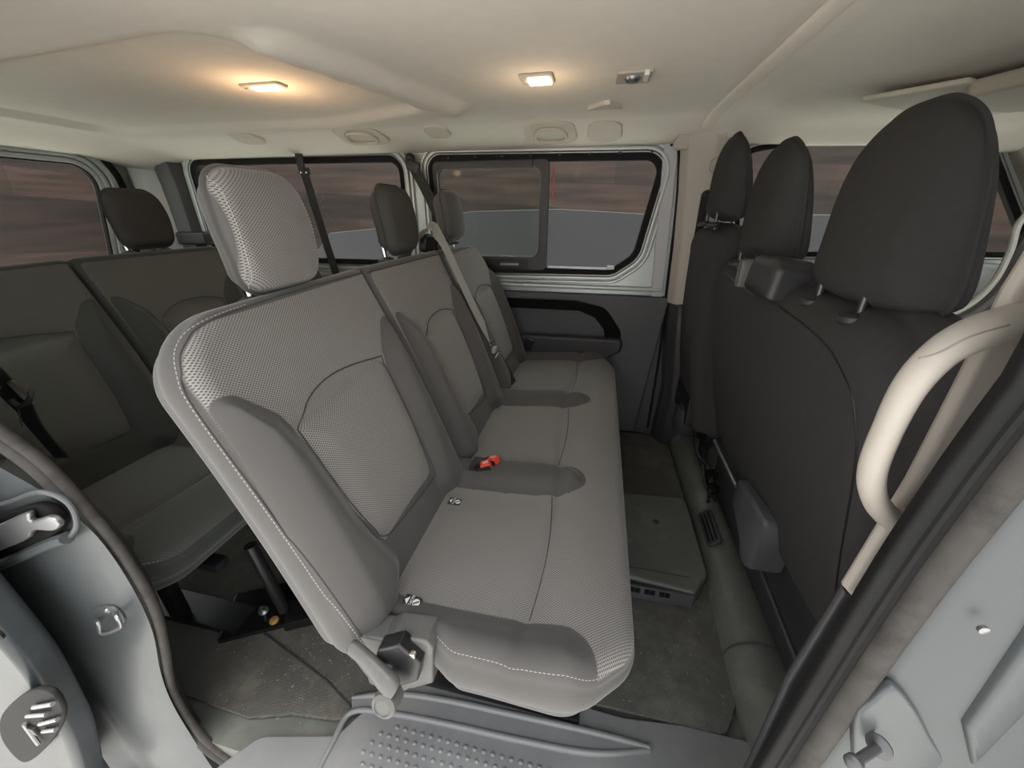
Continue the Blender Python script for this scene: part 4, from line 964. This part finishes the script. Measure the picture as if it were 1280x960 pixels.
# latch pocket with its metal hook at the left edge
t = thing('door_latch', tuple(ony(30, 665, .30)), 'metal latch hook in a black pocket at the left edge of the jamb', 'latch')
pk_ = spl([ony(px, py, .300) for px, py in [(-40, 668), (0, 645), (50, 628), (78, 640), (80, 660), (40, 680), (-40, 705)]], 6, True)
plate('pocket', [[(p[0], p[2]) for p in pk_]], .012, (0, .299, 0), EX, EZ, 'matte_black', t, bev=.003)
hk = [[(p[0], p[2]) for p in spl([ony(px, py, .285) for px, py in [(-40, 672), (0, 655), (35, 640), (42, 650), (62, 645), (76, 654), (70, 662), (45, 662), (30, 676), (-40, 700)]], 5, True)]]
plate('hook', hk, .010, (0, .286, 0), EX, EZ, 'steel', t, bev=.003)
S(tube('trim_16', spl([ony(px, py, .296) for px, py in [(-40, 722), (10, 702), (60, 680), (84, 672)]], 6), .010, 'body_paint', n=10))
S(tube('trim_17', spl([ony(px, py, .300) for px, py in [(-40, 640), (10, 628), (50, 615), (85, 628), (96, 655), (84, 675)]], 6), .004, 'body_paint', n=10))
# ------------------------------------------------------------------ floor coverings and fittings
def fplate(name, pts, th, z, mat, r=.02, bev=.003, top=False, **k):
    lp = rpoly([(onz(px, py, z)[0], onz(px, py, z)[1]) for px, py in pts], r)
    return plate(name, [lp], th, (0, 0, z - th / 2), EX, EY, mat, bev=bev, **k)
rm = plate('floor_mat', [rpoly([(-2.4, .44), (-.76, .385), (-.66, .415), (-.52, .43), (-.47, .52), (-.40, .68), (-.38, 1.9), (-2.4, 1.9)], [.02, .04, .05, .06, .06, .05, .02, .02])], .010, (0, 0, 0), EX, EY, 'ribbed_mat', bev=.003)
tag(rm, 'dusty ribbed black floor mat in front of the back row', 'floor mat')
tube('mat_edge', [(-.98, .60, .006), (-.62, .50, .006), (-.52, .46, .006)], .003, 'dark_plastic', rm, n=6)
fm = plate('floor_mat', [rpoly([(-.05, .60), (.40, .60), (.455, .70), (.455, 2.0), (-.05, 2.0)], [.02, .04, .05, .02, .02])], .010, (0, 0, 0), EX, EY, 'front_mat', bev=.003)
tag(fm, 'dusty textured black floor mat in front of the middle bench', 'floor mat')
# entry step: moulded grey plastic tread with dimples and raised border
tp = thing('tread_plate', (-.1, .40, 0), 'light grey moulded plastic entry tread with rows of small dimples', 'tread plate')
plate('panel', [rpoly([(-.80, .22), (.60, .22), (.62, .55), (.46, .60), (.30, .60), (.16, .585), (-.32, .60), (-.46, .50), (-.52, .40), (-.70, .36)], [.02, .02, .03, .04, .04, .05, .05, .05, .05, .05])], .012, (0, 0, .002), EX, EY, 'tread_plastic', tp, bev=.004)
up_ = spl([onz(px, py, .012) for px, py in [(440, 872), (500, 868), (560, 876), (640, 893), (740, 915), (812, 934)]], 8)
lo_ = spl([onz(px, py, .010) for px, py in [(380, 1000), (415, 930), (440, 890), (490, 892), (560, 905), (650, 925), (740, 941), (812, 938)]], 8)
tube('border_rib', up_, np.interp(np.linspace(0, 1, len(up_)), [0, .1, .85, 1], [.004, .008, .008, .006]), 'tread_plastic', tp, n=12)
tube('border_rib', lo_, np.interp(np.linspace(0, 1, len(lo_)), [0, .2, .85, 1], [.003, .007, .008, .006]), 'tread_plastic', tp, n=12)
pg = [(q[0], q[1]) for q in up_] + [(q[0], q[1]) for q in lo_[16:][::-1]]
plate('raised_field', [pg], .010, (0, 0, .008), EX, EY, 'tread_plastic', tp, bev=.001)
dA, dB = onz(500, 897, .01), onz(760, 948, .01)
mb = ([], [])
for i in range(30):
    for j in range(12):
        x = -.44 + i * .022 + (j % 2) * .011; y = .225 + j * .020
        if y > float(np.interp(x, [-.46, dA[0], dB[0]], [dA[1] - .05, dA[1] - .012, dB[1] - .012])) or x > dB[0]: continue
        m_ = len(mb[0])
        for rr_, hh_ in ((.0065, .006), (.0055, .0105), (.003, .0118)):
            for k in range(10): a = k * math.pi / 5; mb[0].append((x + rr_ * math.cos(a), y + rr_ * .75 * math.sin(a), hh_))
        for q in range(2):
            for k in range(10): k2 = (k + 1) % 10; mb[1].append((m_ + q * 10 + k, m_ + q * 10 + k2, m_ + q * 10 + 10 + k2, m_ + q * 10 + 10 + k))
        mb[1].append(tuple(m_ + 20 + k for k in range(10)))
mk('dimples', mb[0], mb[1], 'tread_plastic', tp, 60)
# heater box on the floor with its louvre row
t = thing('heater_box', (.28, 1.15, 0), 'low black plastic heater box on the floor with a row of small louvres', 'heater')
zt = .075
c0 = onz(785, 618, zt); c1 = onz(857, 622, zt); c2 = onz(886, 720, zt); c3 = onz(872, 742, zt); c4 = onz(770, 712, zt)
body = rpoly([(.0, c4[1]), (c3[0] - .005, c3[1]), (c2[0], c2[1] + .01), (c1[0], c1[1]), (.0, c0[1])], [.01, .02, .02, .03, .01])
plate('housing', [body], .085, (0, 0, zt - .0425), EX, EY, 'floor_plastic', t, bev=.010, seg=3)
cc = (c3[1] + .0)
fr = box('front_face', ((c3[0]) / 2, c3[1] - .004, .042), (c3[0] - .02, .012, .052), 'trim_plastic', t, bev=.004)
for k in range(7): box('louvre', (.165 + k * .0225 + (.006 if k % 2 else 0), c3[1] - .011, .056), (.015, .006, .018), 'black_gloss', t, bev=.001)
tube('groove', [(.0, c3[1] + .06, zt + .001), (c3[0] - .01, c3[1] + .055, zt + .001)], .0015, 'seam_dark', t, n=6)
lathe('screw', [(0, 0), (.012, 0), (.010, .002), (0, .003)], onz(820, 652, zt), (0, 0, 1), 'seam_dark', t, n=14)
# long moulded duct ahead of it, running across the vehicle, with grille
secs = []
for y in np.linspace(.36, 2.0, 40):
    w = .075 + .012 * math.sin(y * 3); h = .075 + .02 * sstep((y - 1.1) / .5)
    x0 = .525 + .02 * sstep((.7 - y) / .4)
    secs.append([(x0 + w * 1.0 * math.cos(a), y, h * max(0, math.sin(a)) ** .8 - .002) for a in np.linspace(math.pi, 0, 14)] + [(x0 + w, y, -.01), (x0 - w, y, -.01)])
t = tag(loft('floor_duct', secs, 'floor_plastic', smooth=60), 'rounded black plastic duct running across the floor behind the front seats', 'duct')
gx0, gy0 = .500, 1.18
gr = plate('grille', [rpoly([(-.028, -.085), (.028, -.085), (.028, .085), (-.028, .085)], .012)], .010, (.490, 1.235, .078), (.75, 0, .66), (0, 1, 0), 'dark_plastic', t, bev=.003)
for k in (-.014, 0, .014):
    box('slot', Vector((.490, 1.235, .078)) + Vector((.75, 0, .66)) * k + Vector((-.66, 0, .75)) * .005, (.006, .14, .003), 'black_gloss', gr, bev=.001, rot=Matrix.Rotation(-.72, 3, 'Y'))
tube('joint', [(.525 + .082 * math.cos(a), .80, .082 * math.sin(a) ** .8) for a in np.linspace(math.pi * .98, .02, 20)], .003, 'seam_dark', t, n=6)
# far end knob and wiring
t = thing('corner_cover', (.47, 1.78, .2), 'rounded black plastic cover at the far end of the floor duct', 'cover')
k0 = onx(857, 505, .44)
lathe('cap', [(0, 0), (.052, 0), (.060, .02), (.062, .10), (.050, .125), (.02, .135), (0, .135)], (.465, 1.72, .215), (0, -.1, 1), 'dark_plastic', t, n=28)
lathe('button', [(0, 0), (.006, 0), (.005, .004), (0, .005)], (.50, 1.68, .335), (0, -.6, 1), 'black_gloss', t, n=12)
t = thing('wiring_loom', (.52, 1.5, .2), 'black wiring loom and connectors under the front seat edge', 'wiring')
for i in range(5):
    p = [(.50 + random.uniform(-.015, .02), 1.66 - k * .07 + random.uniform(-.01, .01), .26 - k * .022 + random.uniform(-.02, .02)) for k in range(6)]
    tube('cable', spl(p, 5), .0055, 'black_plastic', t, n=8)
for (x, y, z) in ((.50, 1.52, .235), (.515, 1.40, .20), (.505, 1.60, .26), (.51, 1.34, .18)): box('plug', (x, y, z), (.03, .035, .03), 'black_gloss', t, bev=.004, rot=Matrix.Rotation(random.uniform(-.6, .6), 3, 'Z'))
# dirt crumbs on the floor: too small to count
mb = ([], []); rnd = random.Random(3)
for i in range(240):
    if i % 2: x, y = rnd.uniform(.14, .44), rnd.uniform(.62, 1.0)
    else: x, y = rnd.gauss(-.72, .13), rnd.gauss(.53, .06)
    s = rnd.uniform(.0006, .0016); z = .007; m_ = len(mb[0]); l = rnd.uniform(1, 3); a = rnd.uniform(0, 3.14)
    for dx, dy, dz in ((-1, -1, 0), (1, -1, 0), (1, 1, 0), (-1, 1, 0), (0, 0, 1)):
        ux, uy = dx * l, dy; mb[0].append((x + s * (ux * math.cos(a) - uy * math.sin(a)), y + s * (ux * math.sin(a) + uy * math.cos(a)), z + s * dz * .8 - .001))
    mb[1].extend([(m_, m_ + 1, m_ + 4), (m_ + 1, m_ + 2, m_ + 4), (m_ + 2, m_ + 3, m_ + 4), (m_ + 3, m_, m_ + 4), (m_ + 3, m_ + 2, m_ + 1, m_)])
tag(mk('crumbs', mb[0], mb[1], 'tread_plastic', None, None), 'pale grit and crumbs scattered on the floor mats', 'grit', kind='stuff')

# ------------------------------------------------------------------ outside
S(box('floor', (0, 0, -.56), (40, 40, .1), 'ground_asphalt', bev=0))
def plank(name, O, ex, w, h):
    V = []; uv = []
    ex = Vector(ex); ey = Vector((0, 0, 1)); ez = ex.cross(ey)
    for d in (0, .08):
        for (a, b) in ((-w / 2, 0), (w / 2, 0), (w / 2, h), (-w / 2, h)): V.append(Vector(O) + ex * a + ey * b + ez * d); uv.append((a, b))
    o = mk(name, V, [(3, 2, 1, 0), (4, 5, 6, 7), (0, 1, 5, 4), (1, 2, 6, 5), (2, 3, 7, 6), (3, 0, 4, 7)], 'plank_wood', None, None, uv); return o
tag(plank('plank_wall', (0, 7.5, -.51), (1, 0, 0), 20, 3.3), 'wall of wide reddish brown wooden planks seen through the far side windows', 'plank wall')
tag(plank('plank_wall', (-9, 1.5, -.51), (0, 1, 0), 11.8, 3.3), 'wall of brown wooden planks seen through the rear window', 'plank wall')
tag(plank('plank_wall', (9, 1.5, -.51), (0, -1, 0), 11.8, 5.2), 'wall of brown wooden planks ahead of the windscreen', 'plank wall')
cw = [ony(px, py, 4.6) for px, py in [(320, 345), (398, 312), (412, 291), (463, 286), (590, 264), (700, 261), (820, 268)]]
lp = [(-9.5, -.51), (2.3, -.51), (2.3, cw[-1][2])] + [(p[0], p[2]) for p in cw[::-1]] + [(-9.5, cw[0][2] - .5)]
tag(plate('concrete_wall', [lp], .2, (0, 4.7, 0), EX, EZ, 'concrete', bev=.01), 'low grey concrete wall outside in front of the wooden planks', 'concrete wall')
